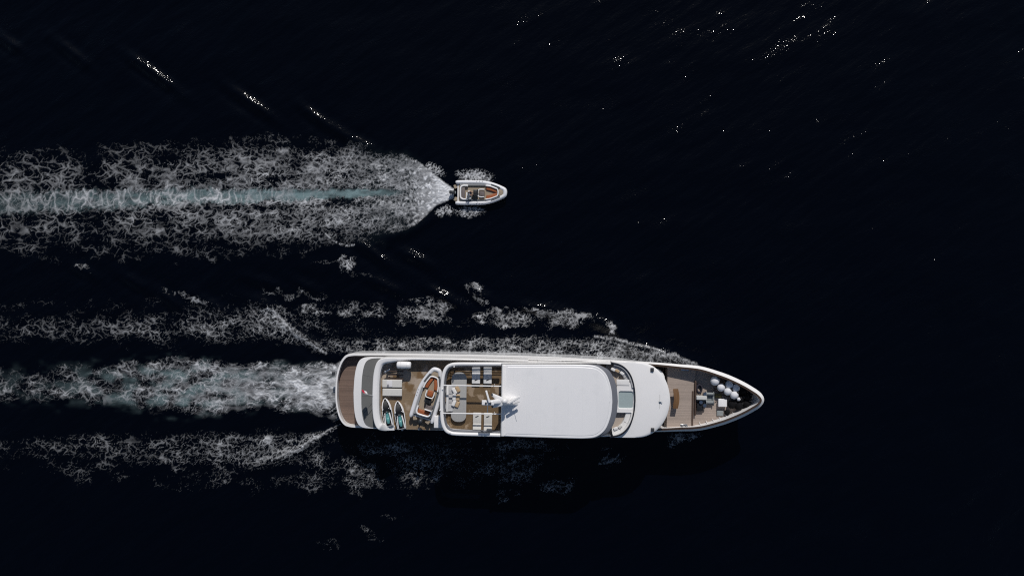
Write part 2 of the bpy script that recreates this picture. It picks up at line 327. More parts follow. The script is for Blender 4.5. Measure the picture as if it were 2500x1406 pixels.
def cr(pts, n=8, closed=False):            # Catmull-Rom through points of any dimension
    P = [Vector(p) for p in pts]; out = []; m = len(P)
    for i in range(m if closed else m-1):
        p1, p2 = P[i], P[(i+1) % m]
        p0 = P[i-1] if (closed or i > 0) else p1*2-p2
        p3 = P[(i+2) % m] if (closed or i+2 < m) else p2*2-p1
        for k in range(n):
            t = k/n
            out.append(.5*(2*p1+(p2-p0)*t+(2*p0-5*p1+4*p2-p3)*t*t+(3*p1-p0-3*p2+p3)*t**3))
    if not closed: out.append(P[-1])
    return out
def normals2(path, closed):                # inward (left of travel) unit normals in plan
    n = len(path); out = []
    for i in range(n):
        a = path[i-1] if (closed or i > 0) else path[i]; b = path[(i+1) % n] if (closed or i < n-1) else path[i]
        d = Vector((b[0]-a[0], b[1]-a[1])); d = d.normalized() if d.length > 1e-9 else Vector((1,0))
        out.append(Vector((-d.y, d.x)))
    return out
def area2(p): return .5*sum(p[i-1][0]*p[i][1]-p[i][0]*p[i-1][1] for i in range(len(p)))
def offs(poly, d):                         # shrink a closed plan outline by d
    p = poly if area2(poly) > 0 else poly[::-1]; n = normals2(p, True)
    return [Vector((a[0]+b.x*d, a[1]+b.y*d)) for a, b in zip(p, n)]
def rrect(cx, cy, sx, sy, r, n=5, rz=0.):
    out = []; r = min(r, sx/2-1e-4, sy/2-1e-4)
    for qx, qy, a0 in ((1,1,0),(-1,1,90),(-1,-1,180),(1,-1,270)):
        for k in range(n+1):
            a = math.radians(a0+90*k/n); x = qx*(sx/2-r)+r*math.cos(a); y = qy*(sy/2-r)+r*math.sin(a)
            out.append(Vector((cx+x*math.cos(rz)-y*math.sin(rz), cy+x*math.sin(rz)+y*math.cos(rz))))
    return out

class G:
    def __init__(s): s.v = []; s.f = []
    def add(s, v, f):
        o = len(s.v); s.v += [tuple(p) for p in v]; s.f += [tuple(i+o for i in q) for q in f]; return s
    def loft(s, rings, closed=True, cap0=True, cap1=True):
        n = len(rings[0]); v = [p for r in rings for p in r]; f = []
        for k in range(len(rings)-1):
            for i in range(n if closed else n-1):
                j = (i+1) % n; f.append((k*n+i, k*n+j, (k+1)*n+j, (k+1)*n+i))
        if cap0: f.append(tuple(range(n-1, -1, -1)))
        if cap1: f.append(tuple(range((len(rings)-1)*n, len(rings)*n)))
        return s.add(v, f)
    def prism(s, poly, z0, z1, r=.0, crown=0., seg=3):   # slab with a rounded upper edge; z may be a function of (x, y)
        p = poly if area2(poly) > 0 else poly[::-1]
        Z0 = z0 if callable(z0) else (lambda x, y: z0); Z1 = z1 if callable(z1) else (lambda x, y: z1)
        rings = [[(a[0], a[1], Z0(a[0], a[1])) for a in p]]
        if r > 0:
            for k in range(seg+1):
                t = math.pi/2*k/seg; q = offs(p, r*(1-math.cos(t)))
                rings.append([(a[0], a[1], Z1(b[0], b[1])-r+r*math.sin(t)) for a, b in zip(q, p)])
        else: rings.append([(a[0], a[1], Z1(a[0], a[1])) for a in p])
        return s.loft(rings)
    def box(s, cx, cy, cz, sx, sy, sz, r=.02, rz=0.):    # cz is the bottom
        return s.prism(rrect(cx, cy, sx, sy, max(r, .004), 2 if r < .06 else 4, rz), cz, cz+sz, min(r, sz*.45, sx*.3, sy*.3))
    def tube(s, path, r, n=8, closed=False, cap=True):
        P = [Vector(p) for p in path]; m = len(P); R = r if callable(r) else (lambda t: r); rings = []; up = None
        for i in range(m):
            a = P[i-1] if (closed or i) else P[i]; b = P[(i+1) % m] if (closed or i < m-1) else P[i]
            d = (b-a).normalized()
            if up is None: up = Vector((0,0,1)) if abs(d.z) < .9 else Vector((1,0,0))
            x = d.cross(up).normalized(); up = x.cross(d).normalized()
            rr = R(i/(m-1))
            rings.append([P[i]+x*(rr*math.cos(6.28318*k/n))+up*(rr*math.sin(6.28318*k/n)) for k in range(n)])
        if closed: rings.append(rings[0]); return s.loft(rings, True, False, False)
        return s.loft(rings, True, cap, cap)
    def sweep(s, path, prof, closed=False, cap=True):    # profile of (inward, z) or callables of t; path points are (x, y[, z])
        nn = normals2(path, closed); m = len(path); rings = []
        for i, (p, n) in enumerate(zip(path, nn)):
            t = i/max(1, m-1); z = p[2] if len(p) > 2 else 0.
            ring = []
            for o, h in prof:
                o = o(t) if callable(o) else o; h = h(t) if callable(h) else h
                ring.append((p[0]+n.x*o, p[1]+n.y*o, z+h))
            rings.append(ring)
        if closed: rings.append(rings[0])
        return s.loft(rings, True, cap and not closed, cap and not closed)
    def ball(s, c, r, nu=16, nv=10, sc=(1,1,1)):
        v = [(c[0], c[1], c[2]-r*sc[2])]; f = []
        for j in range(1, nv):
            a = -math.pi/2+math.pi*j/nv
            for i in range(nu):
                b = 6.28318530718*i/nu; v.append((c[0]+r*sc[0]*math.cos(a)*math.cos(b), c[1]+r*sc[1]*math.cos(a)*math.sin(b), c[2]+r*sc[2]*math.sin(a)))
        v.append((c[0], c[1], c[2]+r*sc[2])); e = len(v)-1
        for i in range(nu):
            k = (i+1) % nu; f.append((0, 1+k, 1+i)); f.append((e, e-nu+i, e-nu+k))
            for j in range(nv-2): f.append((1+j*nu+i, 1+j*nu+k, 1+(j+1)*nu+k, 1+(j+1)*nu+i))
        return s.add(v, f)
    def cyl(s, a, b, r, n=12): return s.tube([a, b], r, n)
    def turn(s, M):
        s.v = [tuple(M @ Vector(p)) for p in s.v]; return s
    def make(s, name, m, parent=None, ang=35., **props):
        me = bpy.data.meshes.new(name); me.from_pydata(s.v, [], s.f); me.materials.append(m)
        me.polygons.foreach_set('use_smooth', [True]*len(me.polygons)); me.update()
        try: me.set_sharp_from_angle(angle=math.radians(ang))
        except Exception: pass
        o = bpy.data.objects.new(name, me); COL.objects.link(o)
        if parent: o.parent = parent
        for k, v in props.items(): o[k] = v
        return o
def thing(name, label, cat, loc=(0,0,0), rz=0., group=None):
    o = bpy.data.objects.new(name, None); COL.objects.link(o); o.location = loc; o.rotation_euler = (0,0,rz)
    o.empty_display_size = .3; o['label'] = label; o['category'] = cat
    if group: o['group'] = group
    return o
def tag(o, label, cat, group=None):
    o['label'] = label; o['category'] = cat
    if group: o['group'] = group
    return o
def copy_tree(o, parent=None):
    c = o.copy(); COL.objects.link(c); c.parent = parent
    for ch in list(o.children): copy_tree(ch, c)
    return c
# ------------------------------------------------------------------ the sea: wave heights, wake, foam
PXM = F/H                                   # photo pixels per metre at sea level
# wake crests: (px, py, half length px, half width px, crest angle deg clockwise, height m)
CREST = [(25,108,40,12,34,.17),(175,130,60,12,38,.15),(372,178,78,12,36,.185),(612,252,72,12,35,.17),(820,318,55,12,34,.105),(885,352,40,11,28,.11),
         (905,615,55,12,35,.15),(1018,632,42,12,27,.16),(1078,722,42,12,30,.17),(1165,716,42,14,32,.14),(205,662,38,12,28,.12),(330,690,46,12,32,.14),(405,725,48,12,38,.13),
         (520,748,60,13,33,.13),(640,742,40,12,20,.12),(740,695,40,12,24,.11),(940,698,46,12,24,.12),(1305,752,40,12,10,.13),(1480,795,46,14,26,.16),(1380,772,60,18,22,.14),
         (760,280,40,11,40,.10),(650,690,60,12,15,.10),(480,600,70,14,30,.06),(1000,560,90,14,-24,.10),(700,1110,90,15,-22,.14),(780,1065,70,12,-26,.12),(745,825,70,13,34,.15),(1600,862,110,16,16,.16)]
def sea_z(x, y):                            # metres -> height
    px = x*PXM+1250; py = 703-y*PXM
    z = .10*perlin(x/9.+3, y/6.+1, 11) + .05*perlin((x*.87+y*.5)/4., (-x*.5+y*.87)/1.9, 12)
    rr = np.sqrt(x*x+y*y); z = z*(1-sm(90, 200, rr))
    for cx, cy, L_, w, a, h in CREST:
        t = math.radians(a); dx = px-cx; dy = py-cy
        s_ = dx*math.cos(t)+dy*math.sin(t); q = -dx*math.sin(t)+dy*math.cos(t)
        k = np.abs(dx) < 320
        z = z + np.where(k, 1.6*h*np.exp(-(s_/L_)**2)*(np.exp(-(q/w)**2)-.55*np.exp(-((q-w*1.7)/w)**2)-.3*np.exp(-((q+w*1.9)/w)**2)), 0)
    # hollow and hump of the two wakes
    z = z - .10*np.exp(-((py-478)/22)**2)*sm(1100,900,px)*sm(-200,300,px) + .16*np.exp(-((px-1075)/40)**2-((py-472)/45)**2)
    z = z + .22*np.exp(-((px-770)/70)**2-((py-950)/70)**2)
    return z
def grid_mesh(name, X, Y, Z, keep=None):
    ny, nx = X.shape; idx = np.arange(nx*ny).reshape(ny, nx)
    q = np.stack([idx[:-1,:-1], idx[1:,:-1], idx[1:,1:], idx[:-1,1:]], -1).reshape(-1, 4)[:, ::-1] if Y[1,0] < Y[0,0] else np.stack([idx[:-1,:-1], idx[:-1,1:], idx[1:,1:], idx[1:,:-1]], -1).reshape(-1, 4)
    vid = None
    if keep is not None:
        q = q[keep[q].any(1)]; vid = np.unique(q); lut = np.zeros(nx*ny, np.int64); lut[vid] = np.arange(len(vid)); q = lut[q]
    co = np.stack([X.ravel(), Y.ravel(), Z.ravel()], -1).astype(np.float32)
    if vid is not None: co = co[vid]
    me = bpy.data.meshes.new(name); me.vertices.add(len(co)); me.vertices.foreach_set('co', co.ravel())
    me.loops.add(q.size); me.loops.foreach_set('vertex_index', q.ravel().astype(np.int32))
    me.polygons.add(len(q)); me.polygons.foreach_set('loop_start', np.arange(0, q.size, 4, dtype=np.int32))
    me.polygons.foreach_set('loop_total', np.full(len(q), 4, np.int32)) if hasattr(me.polygons[0], 'loop_total') else None
    me.update(calc_edges=True); me.polygons.foreach_set('use_smooth', np.ones(len(q), bool)); me.update()
    return me, vid
def attr(me, name, a):
    t = me.attributes.new(name, 'FLOAT', 'POINT'); t.data.foreach_set('value', np.ascontiguousarray(a, np.float32).ravel())

STEP = 1.6
gx = np.arange(-160, 1728, STEP, dtype=np.float32); gy = np.arange(318, 1352, STEP, dtype=np.float32)
PXg, PYg = np.meshgrid(gx, gy)
act = ((PYg < 668) & (PXg < 1216)) | ((PYg > 645) & (PYg < 1240)) | (PXg < 1040)
aT = np.zeros_like(PXg); aY = np.zeros_like(PXg); aer = np.zeros_like(PXg)
aT[act], aY[act], aer[act] = foam_fields(PXg[act], PYg[act])
Xg = (PXg-1250)/PXM; Yg = (703-PYg)/PXM; Zg = sea_z(Xg, Yg)
fn = fbm(Xg*5., Yg*5., 2, 777)
FOAMM = bpy.data.materials.new('sea foam'); FOAMM.use_nodes = True
nt = FOAMM.node_tree; pb = nt.nodes['Principled BSDF']; pb.inputs['Base Color'].default_value = (.70,.71,.73,1); pb.inputs['Roughness'].default_value = .85; pb.inputs['Specular IOR Level'].default_value = .2
at_n = nt.nodes.new('ShaderNodeAttribute'); at_n.attribute_name = 'cover'; nt.links.new(at_n.outputs['Fac'], pb.inputs['Alpha'])
bt = nt.nodes.new('ShaderNodeTexNoise'); bt.inputs['Scale'].default_value = 7.; bt.inputs['Detail'].default_value = 3.
tcn = nt.nodes.new('ShaderNodeTexCoord'); nt.links.new(tcn.outputs['Object'], bt.inputs['Vector'])
bb = nt.nodes.new('ShaderNodeBump'); bb.inputs['Strength'].default_value = .5; bb.inputs['Distance'].default_value = .08; nt.links.new(bt.outputs['Fac'], bb.inputs['Height']); nt.links.new(bb.outputs['Normal'], pb.inputs['Normal'])
def foam_obj(a, label, lift):
    z = Zg + .035 + a*(.05+.10*fn)*lift
    me, vid = grid_mesh('wake_foam', Xg, Yg, z, (a.ravel() > .025))
    attr(me, 'cover', a.ravel()[vid]*sm(.02,.06,a.ravel()[vid]))
    me.materials.append(FOAMM); o = bpy.data.objects.new('wake_foam', me); COL.objects.link(o)
    tag(o, label, 'foam'); o['kind'] = 'stuff'; return o
foam_obj(np.where(aT >= aY, aT, 0), 'white lacy foam fanning out in the wake of the small inflatable boat', 1.2)
foam_obj(np.where(aY > aT, aY, 0), 'white churned foam trailing behind and beside the yacht', 1.0)

def axis(lo_, hi_, st, far):
    a = np.arange(lo_, hi_+st, st); b = [hi_+st]; d = st
    while b[-1] < far: d *= 1.35; b.append(b[-1]+d)
    c = [lo_-st]; d = st
    while c[-1] > -far: d *= 1.35; c.append(c[-1]-d)
    return np.concatenate([np.array(c[::-1]), a, np.array(b)])
sx_, sy_ = axis(-66, 64, .2, 4500), axis(-37, 37, .2, 4500)
SX, SY = np.meshgrid(sx_, sy_)
me, _ = grid_mesh('sea', SX, SY, sea_z(SX, SY))
ix = np.clip((SX*PXM+1250-gx[0])/STEP, 0, len(gx)-1).astype(int); iy = np.clip((703-SY*PXM-gy[0])/STEP, 0, len(gy)-1).astype(int)
inside = (SX*PXM+1250 > gx[0]) & (SX*PXM+1250 < gx[-1]) & (703-SY*PXM > gy[0]) & (703-SY*PXM < gy[-1])
attr(me, 'aerated', np.where(inside, aer[iy, ix], 0))
SEAM = bpy.data.materials.new('dark sea water'); SEAM.use_nodes = True; me.materials.append(SEAM)
nt = SEAM.node_tree; N = nt.nodes.new; L = nt.links.new; pb = nt.nodes['Principled BSDF']
pb.inputs['Roughness'].default_value = .07; pb.inputs['IOR'].default_value = 1.333; pb.inputs['Specular IOR Level'].default_value = .30
an = N('ShaderNodeAttribute'); an.attribute_name = 'aerated'
mx = N('ShaderNodeMix'); mx.data_type = 'RGBA'; mx.inputs['A'].default_value = (.0003,.0009,.0028,1); mx.inputs['B'].default_value = (.175,.250,.258,1)
L(an.outputs['Fac'], mx.inputs['Factor']); L(mx.outputs['Result'], pb.inputs['Base Color'])
tc = N('ShaderNodeTexCoord')
def wav(rot, sc, scale, detail, seed):
    m0 = N('ShaderNodeMapping'); m0.inputs['Rotation'].default_value = (0,0,rot); L(tc.outputs['Object'], m0.inputs['Vector'])
    m1 = N('ShaderNodeMapping'); m1.inputs['Scale'].default_value = sc; m1.inputs['Location'].default_value = (seed, seed*.7, 0); L(m0.outputs['Vector'], m1.inputs['Vector'])
    n = N('ShaderNodeTexNoise'); n.inputs['Scale'].default_value = scale; n.inputs['Detail'].default_value = detail; n.inputs['Roughness'].default_value = .5
    L(m1.outputs['Vector'], n.inputs['Vector']); return n.outputs['Fac']
w1 = wav(math.radians(-36), (.28, 1, 1), .95, 1.5, 3.)       # wind chop, crests running up to the right
w2 = wav(math.radians(-36), (.4, 1, 1), 6.5, 1.0, 11.)
w3 = wav(0., (1, 1, 1), 5.5, 1.0, 21.)
w4 = wav(math.radians(-42), (.6, 1, 1), 11.5, 0.0, 31.)       # short steep ripples in patches of breeze
w5 = wav(math.radians(-20), (.45, 1, 1), .42, 2.0, 41.)
mr = N('ShaderNodeMapRange'); mr.interpolation_type = 'SMOOTHSTEP'; mr.inputs['From Min'].default_value = .44; mr.inputs['From Max'].default_value = .74; L(w5, mr.inputs['Value'])
rp = N('ShaderNodeMath'); rp.operation = 'MULTIPLY'; L(w4, rp.inputs[0]); L(mr.outputs['Result'], rp.inputs[1]); w4 = rp.outputs[0]
def mad(a, k, c=None):
    n = N('ShaderNodeMath'); n.operation = 'MULTIPLY_ADD'; L(a, n.inputs[0]); n.inputs[1].default_value = k
    if c is not None: L(c, n.inputs[2])
    else: n.inputs[2].default_value = 0
    return n.outputs[0]
SEA_AMP = (.135, .026, .009, .040)
hh = mad(w3, SEA_AMP[2], mad(w2, SEA_AMP[1], mad(w1, SEA_AMP[0], mad(w4, SEA_AMP[3]))))
bn = N('ShaderNodeBump'); bn.inputs['Strength'].default_value = 1.; bn.inputs['Distance'].default_value = 1.0
L(hh, bn.inputs['Height']); L(bn.outputs['Normal'], pb.inputs['Normal'])
sea = bpy.data.objects.new('sea', me); COL.objects.link(sea); sea['kind'] = 'structure'; sea['label'] = 'dark navy open sea seen from straight above'
# ------------------------------------------------------------------ the yacht
yacht = thing('yacht', 'long white motor yacht with wooden decks and a large white hardtop', 'yacht', YO, YA)
def port(pts, h=None):                      # photo points of the port edge -> own frame, starboard mirrored
    out = []
    for p in pts:
        q = yl(p[0], p[1], p[2] if len(p) > 2 else h); out.append(Vector((q.x, max(q.y, 0.), q.z)))
    return out
def full(half): return half + [Vector((p[0], -p[1], p[2])) for p in half[::-1] if p[1] > 1e-6]
def full2(half): return [Vector((p.x, p.y)) for p in full(half)]
# hull knuckle line, stern centre to stem
kn = port([(818.8,953,3.1),(820,925,3.1),(825,900,3.1),(833,880,3.12),(845,866.5,3.15),(862,862.2,3.2),(885,862,3.25),(918,862,3.3),(970,862.5,3.4),(1040,863.5,3.5),(1200,866.5,3.8),(1350,871,4.1),(1480,878,4.5),(1600,884.5,4.9),(1660,889,5.1),(1709.5,893.6,5.3),(1756.5,907,5.5),(1787.8,918.7,5.55),(1819,933.6,5.6),(1842.6,947.6,5.65)])
kn[0].y = 0.; _xt = yl(1865.5,976,5.7).x; _cp = kn[-1].y/math.sqrt(_xt-kn[-1].x)      # the stem closes as a parabola
for d_ in (.66, .40, .21, .09, .025, 0.): kn.append(Vector((_xt-d_, _cp*math.sqrt(d_), 5.65+.05*(1-d_))))
knc = cr(kn, 5); knc[0].y = 0.; knc[-1].y = 0.
for p in knc: p.y = max(p.y, 0.)
U0, U1 = knc[0].x, knc[-1].x
def lvl(zf, bf, rake, aft):                 # a lower hull line derived from the knuckle
    o = []
    for p in knc:
        k = max(0., (p.x-8.)/(U1-8.)); a = max(0., (U0+3.-p.x)/3.)
        o.append(Vector((p.x-rake*k*k+aft*a, p.y*(1-bf*k**1.3), zf(p))))
    return o
lines = [lvl(lambda p: -1.3, .75, 5.2, .6), lvl(lambda p: 0., .52, 3.6, .35), lvl(lambda p: p.z*.45, .30, 1.9, .15), lvl(lambda p: p.z*.8, .08, .6, .02), knc]
g = G(); g.loft([full(l) for l in lines], True, True, False); g.make('hull', HULLW, yacht)
# bulwark above the knuckle, leaning inboard, and its cap rail
rail = full(knc)[::-1]                      # clockwise reversed so that 'inward' is the left side
if area2(rail) < 0: rail = rail[::-1]
def uof(t): return rail[min(len(rail)-1, int(round(t*(len(rail)-1))))].x
def lean(t):
    k = sm(6., U1, uof(t)); return .10+.30*float(k)
def bh(t):
    return .28+.12*float(sm(10., U1, uof(t)))
def deckz(u): return 2.35 if u < 13.6 else 4.28
g = G(); closed = rail+[rail[0]]
prof = [(0., 0.), (lambda t: lean(t)*.6, lambda t: bh(t)*.55), (lean, bh), (lambda t: lean(t)+.13, bh), (lambda t: lean(t)+.13, lambda t: -(rail[min(len(rail)-1,int(round(t*(len(rail)-1))))].z-deckz(uof(t))+.05)), (lambda t: lean(t)+.06, lambda t: -.2)]
g.sweep(rail, prof, True); g.make('bulwark', WHITE, yacht)
g = G(); g.sweep(rail, [(lambda t: lean(t)-.02, lambda t: bh(t)+.004), (lambda t: lean(t)-.02, lambda t: bh(t)+.05), (lambda t: lean(t)+.16, lambda t: bh(t)+.05), (lambda t: lean(t)+.16, lambda t: bh(t)+.004)], True)
def part_rail(a, b, name, m, prof):          # a stretch of the rail between two u values, both sides
    for sg in (1, -1):
        seg = [p for p in rail if a <= p.x <= b and p.y*sg >= -1e-6]
        seg.sort(key=lambda p: p.x*sg*-1)    # keep travel direction so the left side stays inboard
        if area2(rail) > 0 and sg > 0: seg.sort(key=lambda p: -p.x)
        G().sweep(seg, prof).make(name, m, yacht)
capF = [p for p in rail if p.x > 13.0]       # bow stretch, one piece round the stem
i0 = max(range(len(rail)), key=lambda i: rail[i].x)
rot = rail[i0-len(rail)//2:]+rail[:i0-len(rail)//2] if i0 >= len(rail)//2 else rail[i0+len(rail)//2:]+rail[:i0+len(rail)//2]
bow = [p for p in rot if p.x > 9.0]
def lb(p): return .10+.30*float(sm(6., U1, p.x))
def hb_(p): return .28+.12*float(sm(10., U1, p.x))
nb_ = normals2(bow, False)
rings = []
for p, n in zip(bow, nb_):
    a, h = lb(p), hb_(p)
    rings.append([(p.x+n.x*o, p.y+n.y*o, p.z+h+d) for o, d in ((a-.01,.004),(a-.01,.05),(a+.21,.05),(a+.21,.004))])
G().loft(rings).make('cap_rail', CAPW, yacht)
stern = [p for p in rail if p.x <= 9.0]
k0 = min(range(len(rail)), key=lambda i: rail[i].x); m2 = len(rail)//2
rot2 = [rail[(k0+m2+i) % len(rail)] for i in range(len(rail))]
stern = [p for p in rot2 if p.x <= 9.0]; nb_ = normals2(stern, False); rings = []
for p, n in zip(stern, nb_):
    a, h = lb(p), hb_(p)
    rings.append([(p.x+n.x*o, p.y+n.y*o, p.z+h+d) for o, d in ((a-.02,.004),(a-.02,.04),(a+.16,.04),(a+.16,.004))])
G().loft(rings).make('stern_rail', WHITE, yacht)
# decks inside the bulwark
ins = offs([Vector((p.x, p.y)) for p in rail], .26)
aftp = [p for p in ins if p.x <= 14.0]; forp = [p for p in ins if p.x >= 13.6]
def hull_clip(pts): return sorted(pts, key=lambda p: math.atan2(p.y, p.x-sum(q.x for q in pts)/len(pts)))
def deck(name, x0, x1, z, m, thick=.12):
    top = sorted([p for p in ins if p.y > 0 and x0 <= p.x <= x1], key=lambda p: p.x)
    f = lambda x: float(np.interp(x, [p.x for p in sorted([q for q in ins if q.y > 0], key=lambda q: q.x)], [p.y for p in sorted([q for q in ins if q.y > 0], key=lambda q: q.x)]))
    xs = [x0]+[p.x for p in top if x0+.05 < p.x < x1-.05]+[x1]
    half = [Vector((x, f(x))) for x in xs]
    poly = half+[Vector((p.x, -p.y)) for p in half[::-1]]
    return G().prism(poly, z-thick, z).make(name, m, yacht)
deck('aft_deck', U0+.25, 14.2, 2.40, TEAKA)
deck('foredeck', 14.25, yl(1697,970,4.4).x, 4.40, TEAKF, 1.5)
deck('bow_deck', yl(1697,970,4.4).x+.01, U1-.75, 4.20, TEAKF, 1.0)
# bow bulwark frames
for sg in (1, -1):
    fr = sorted([p for p in ins if p.y*sg > 0 and p.x > yl(1700,970,5).x], key=lambda p: p.x)
    xs = np.linspace(fr[0].x+.3, fr[-1].x-.6, 9)
    for x in xs:
        y = float(np.interp(x, [p.x for p in fr], [p.y for p in fr])); zt = 5.45+.02*(x-18)
        d = Vector((0, -sg)); 
        G().add([(x-.03,y,4.21),(x+.03,y,4.21),(x+.03,y-sg*.42,4.21),(x-.03,y-sg*.42,4.21),(x-.03,y,zt),(x+.03,y,zt),(x+.03,y-sg*.10,zt),(x-.03,y-sg*.10,zt)],
                [(0,3,2,1),(4,5,6,7),(0,1,5,4),(1,2,6,5),(2,3,7,6),(3,0,4,7)]).make('bulwark_frame', WHITE, yacht)
# step to the bow deck: coaming and wooden beam
a, b = yl(1700,930,5.), yl(1700,1015,5.)
G().box((a.x), (a.y+b.y)/2, 4.21, .16, abs(a.y-b.y), .55, .03).make('breakwater', DKBROWN, yacht)
a, b = yl(1693,955,4.8), yl(1693,1041,4.8)
G().box(a.x, (a.y+b.y)/2, 4.404, .17, abs(a.y-b.y), .10, .02).make('deck_beam', DKBROWN, yacht)
# stern fittings
for px, py in ((813.5,912),(817,988)):
    q = yl(px, py, 2.2); G().box(q.x, q.y, 1.9, .32, .38, .32, .05).make('stern_light', DGREY, yacht)
# ---- boat deck (upper deck) with its aft overhang
od = port([(863,955),(865,925),(869,900),(876,882),(886,874),(900,871.6),(925,871.5),(970,871.6),(1030,872.1),(1100,872.8),(1250,875.3),(1400,878.5),(1480,882)], 5.0)
od[0].y = 0; odc = cr(od, 5); 
for p in odc: p.y = max(0., p.y)
poly = full2(odc)
G().prism(poly, 4.72, 5.06, .06).make('boat_deck_slab', WHITE, yacht)
gn = port([(882,955),(883.5,925),(887,900),(893,884),(903,876.5),(918,874.2),(935,874)], 5.1); gn[0].y = 0
gn2 = full2(cr(gn, 4)); G().prism(gn2, 5.0, 5.085).make('non_slip_panel', GREYNS, yacht)
# seams of the non-slip panel
for py0, px0, px1, py1 in ((966,883,908,966),(1010,886,908,985),(915,886,908,920)):
    a, b = yl(px0, py0, 5.1), yl(px1, py1, 5.1); G().tube([(a.x,a.y,5.088),(b.x,b.y,5.088)], .012, 5).make('panel_seam', DGREY, yacht)
# boat deck bulwark
bw = port([(908.5,955),(909.5,930),(912.5,905),(918,887),(926,877.5),(938,873),(955,872.4),(975,872.5),(1010,872.9),(1060,873.5),(1100,874),(1200,876.3),(1290,878.4)], 6.4); bw[0].y = 0
bwc = [p for p in cr(bw, 5)]
for p in bwc: p.y = max(0., p.y)
half = [Vector((p.x, p.y, 5.06)) for p in bwc]
path = half[::-1]+[Vector((p.x, -p.y, p.z)) for p in half[1:] if p.x < yl(962,1057,6.4).x]   # starboard stays open amidships; port front -> aft -> starboard front: inboard on the left
def thk(t):
    x = path[min(len(path)-1, int(t*(len(path)-1)))].x; return .30+.42*float(sm(bwc[0].x+4.2, bwc[0].x+.6, x))
def fall(h): return lambda t: h*(1-.75*float(sm(.86, 1., t)))
G().sweep(path, [(-.02,0.),(0.,fall(1.15)),(.04,fall(1.34)),(.10,fall(1.39)),(lambda t: thk(t)*.62,fall(1.39)),(lambda t: thk(t)*.8,fall(1.33)),(thk,fall(1.15)),(lambda t: thk(t)+.02,.02)]).make('boat_deck_bulwark', WHITE, yacht)
iu = bwc[0].x+.5
bd = [Vector((p.x, p.y)) for p in bwc if p.x > iu+.25]
poly = offs([Vector((p.x, p.y)) for p in bwc]+[Vector((p.x, -p.y)) for p in bwc[::-1] if p.y > 1e-6], .3)
poly = [p for p in poly if p.x < yl(1290,960,5.4).x]
G().prism(poly, 5.0, 5.16).make('boat_deck', TEAKB, yacht)
q0, q1 = yl(952,1050,5.1).x, yl(1078,1050,5.1).x                     # open starboard side: deck runs out to the edge
ed = [p for p in odc if q0 <= p.x <= q1]
G().prism([Vector((p.x, -p.y+.05)) for p in ed]+[Vector((p.x, -3.2)) for p in ed[::-1]], 5.0, 5.164).make('side_platform', TEAKB, yacht)
# handrail stanchions and rails along the side deck, port and starboard
for sg in (1, -1):
    pts = [Vector((p.x, sg*(p.y-.08), 5.06)) for p in odc if -14.5 < p.x < 10 and (sg > 0 or p.x > q1)]
    G().tube([p+Vector((0,0,.75)) for p in pts], .028, 6).make('handrail', STEEL, yacht)
    G().tube([p+Vector((0,0,.42)) for p in pts], .018, 6).make('handrail', STEEL, yacht)
    for k in range(0, len(pts), 2):
        G().cyl(pts[k], pts[k]+Vector((0,0,.75)), .02, 6).make('stanchion', STEEL, yacht)
# ---- deckhouse walls and glazing
def house(name, x0, x1, hb, z0, z1, m, r=1.2):
    return G().prism(rrect((x0+x1)/2, 0, x1-x0, hb*2, r, 5), z0, z1).make(name, m, yacht)
house('main_deckhouse', -14.6, 13.9, 3.15, 2.42, 4.73, WHITE)
for sg in (1, -1):
    for k in range(8):
        G().box(-11.2+k*3.0, sg*3.152, 3.1, 2.3, .05, 1.0, .02).make('saloon_window', GLASS, yacht)
xa = yl(1082,975,7.).x; xb = yl(1560,975,7.).x
house('upper_deckhouse', xa+3.2, xb+.6, 3.1, 5.17, 6.74, WHITE)
for sg in (1, -1):
    for k in range(5):
        G().box(xa+5.2+k*3.0, sg*3.102, 5.9, 2.4, .05, .85, .02).make('cabin_window', GLASS, yacht)
# ---- sundeck
sd = port([(1081,975),(1082,940),(1086,910),(1096,893),(1115,885.5),(1250,884),(1400,883.5),(1480,884),(1520,891),(1540,906),(1552,930),(1556,975)], 6.95)
sd[0].y = 0; sd[-1].y = 0; sdc = cr(sd, 5)
for p in sdc: p.y = max(0., p.y)
G().prism(full2(sdc), 6.75, 6.90, .05).make('sundeck_slab', WHITE, yacht)
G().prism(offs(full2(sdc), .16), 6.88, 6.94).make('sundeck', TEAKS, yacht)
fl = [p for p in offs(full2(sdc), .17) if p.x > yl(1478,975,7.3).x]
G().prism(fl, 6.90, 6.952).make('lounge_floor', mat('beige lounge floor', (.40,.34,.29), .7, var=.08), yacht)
half = [Vector((p.x, p.y, 6.90)) for p in sdc if p.x < yl(1492,975,7.3).x]
path = half[::-1]+[Vector((p.x, -p.y, p.z)) for p in half[1:]]
G().sweep(path, [(-.02,0),(.0,.62),(.05,.70),(.14,.70),(.18,.62),(.18,.02)]).make('sundeck_bulwark', WHITE, yacht)
for k, z in enumerate((.86, 1.02, 1.18)):
    G().tube([(p.x, p.y-.09 if p.y > 0 else p.y+.09, 6.90+z) for p in path[3:-3]], .032, 6).make('sundeck_rail', STEEL, yacht)
# lounge windscreen and forward brow
ws = port([(1492,884.5),(1512,889),(1527,898),(1539,913),(1546.5,932),(1550.5,955),(1551.5,976)], 7.8); ws[-1].y = 0
wsc = cr(ws, 5); 
for p in wsc: p.y = max(0., p.y)
half = [Vector((p.x, p.y, 6.92)) for p in wsc]
path = half[::-1][::-1]+[Vector((p.x, -p.y, p.z)) for p in half[::-1][1:]]
path = path[::-1]
G().sweep(path, [(-.06,0),(-.02,.86),(.10,.88),(.12,.80),(.06,0)]).make('lounge_windscreen', GLASS, yacht)
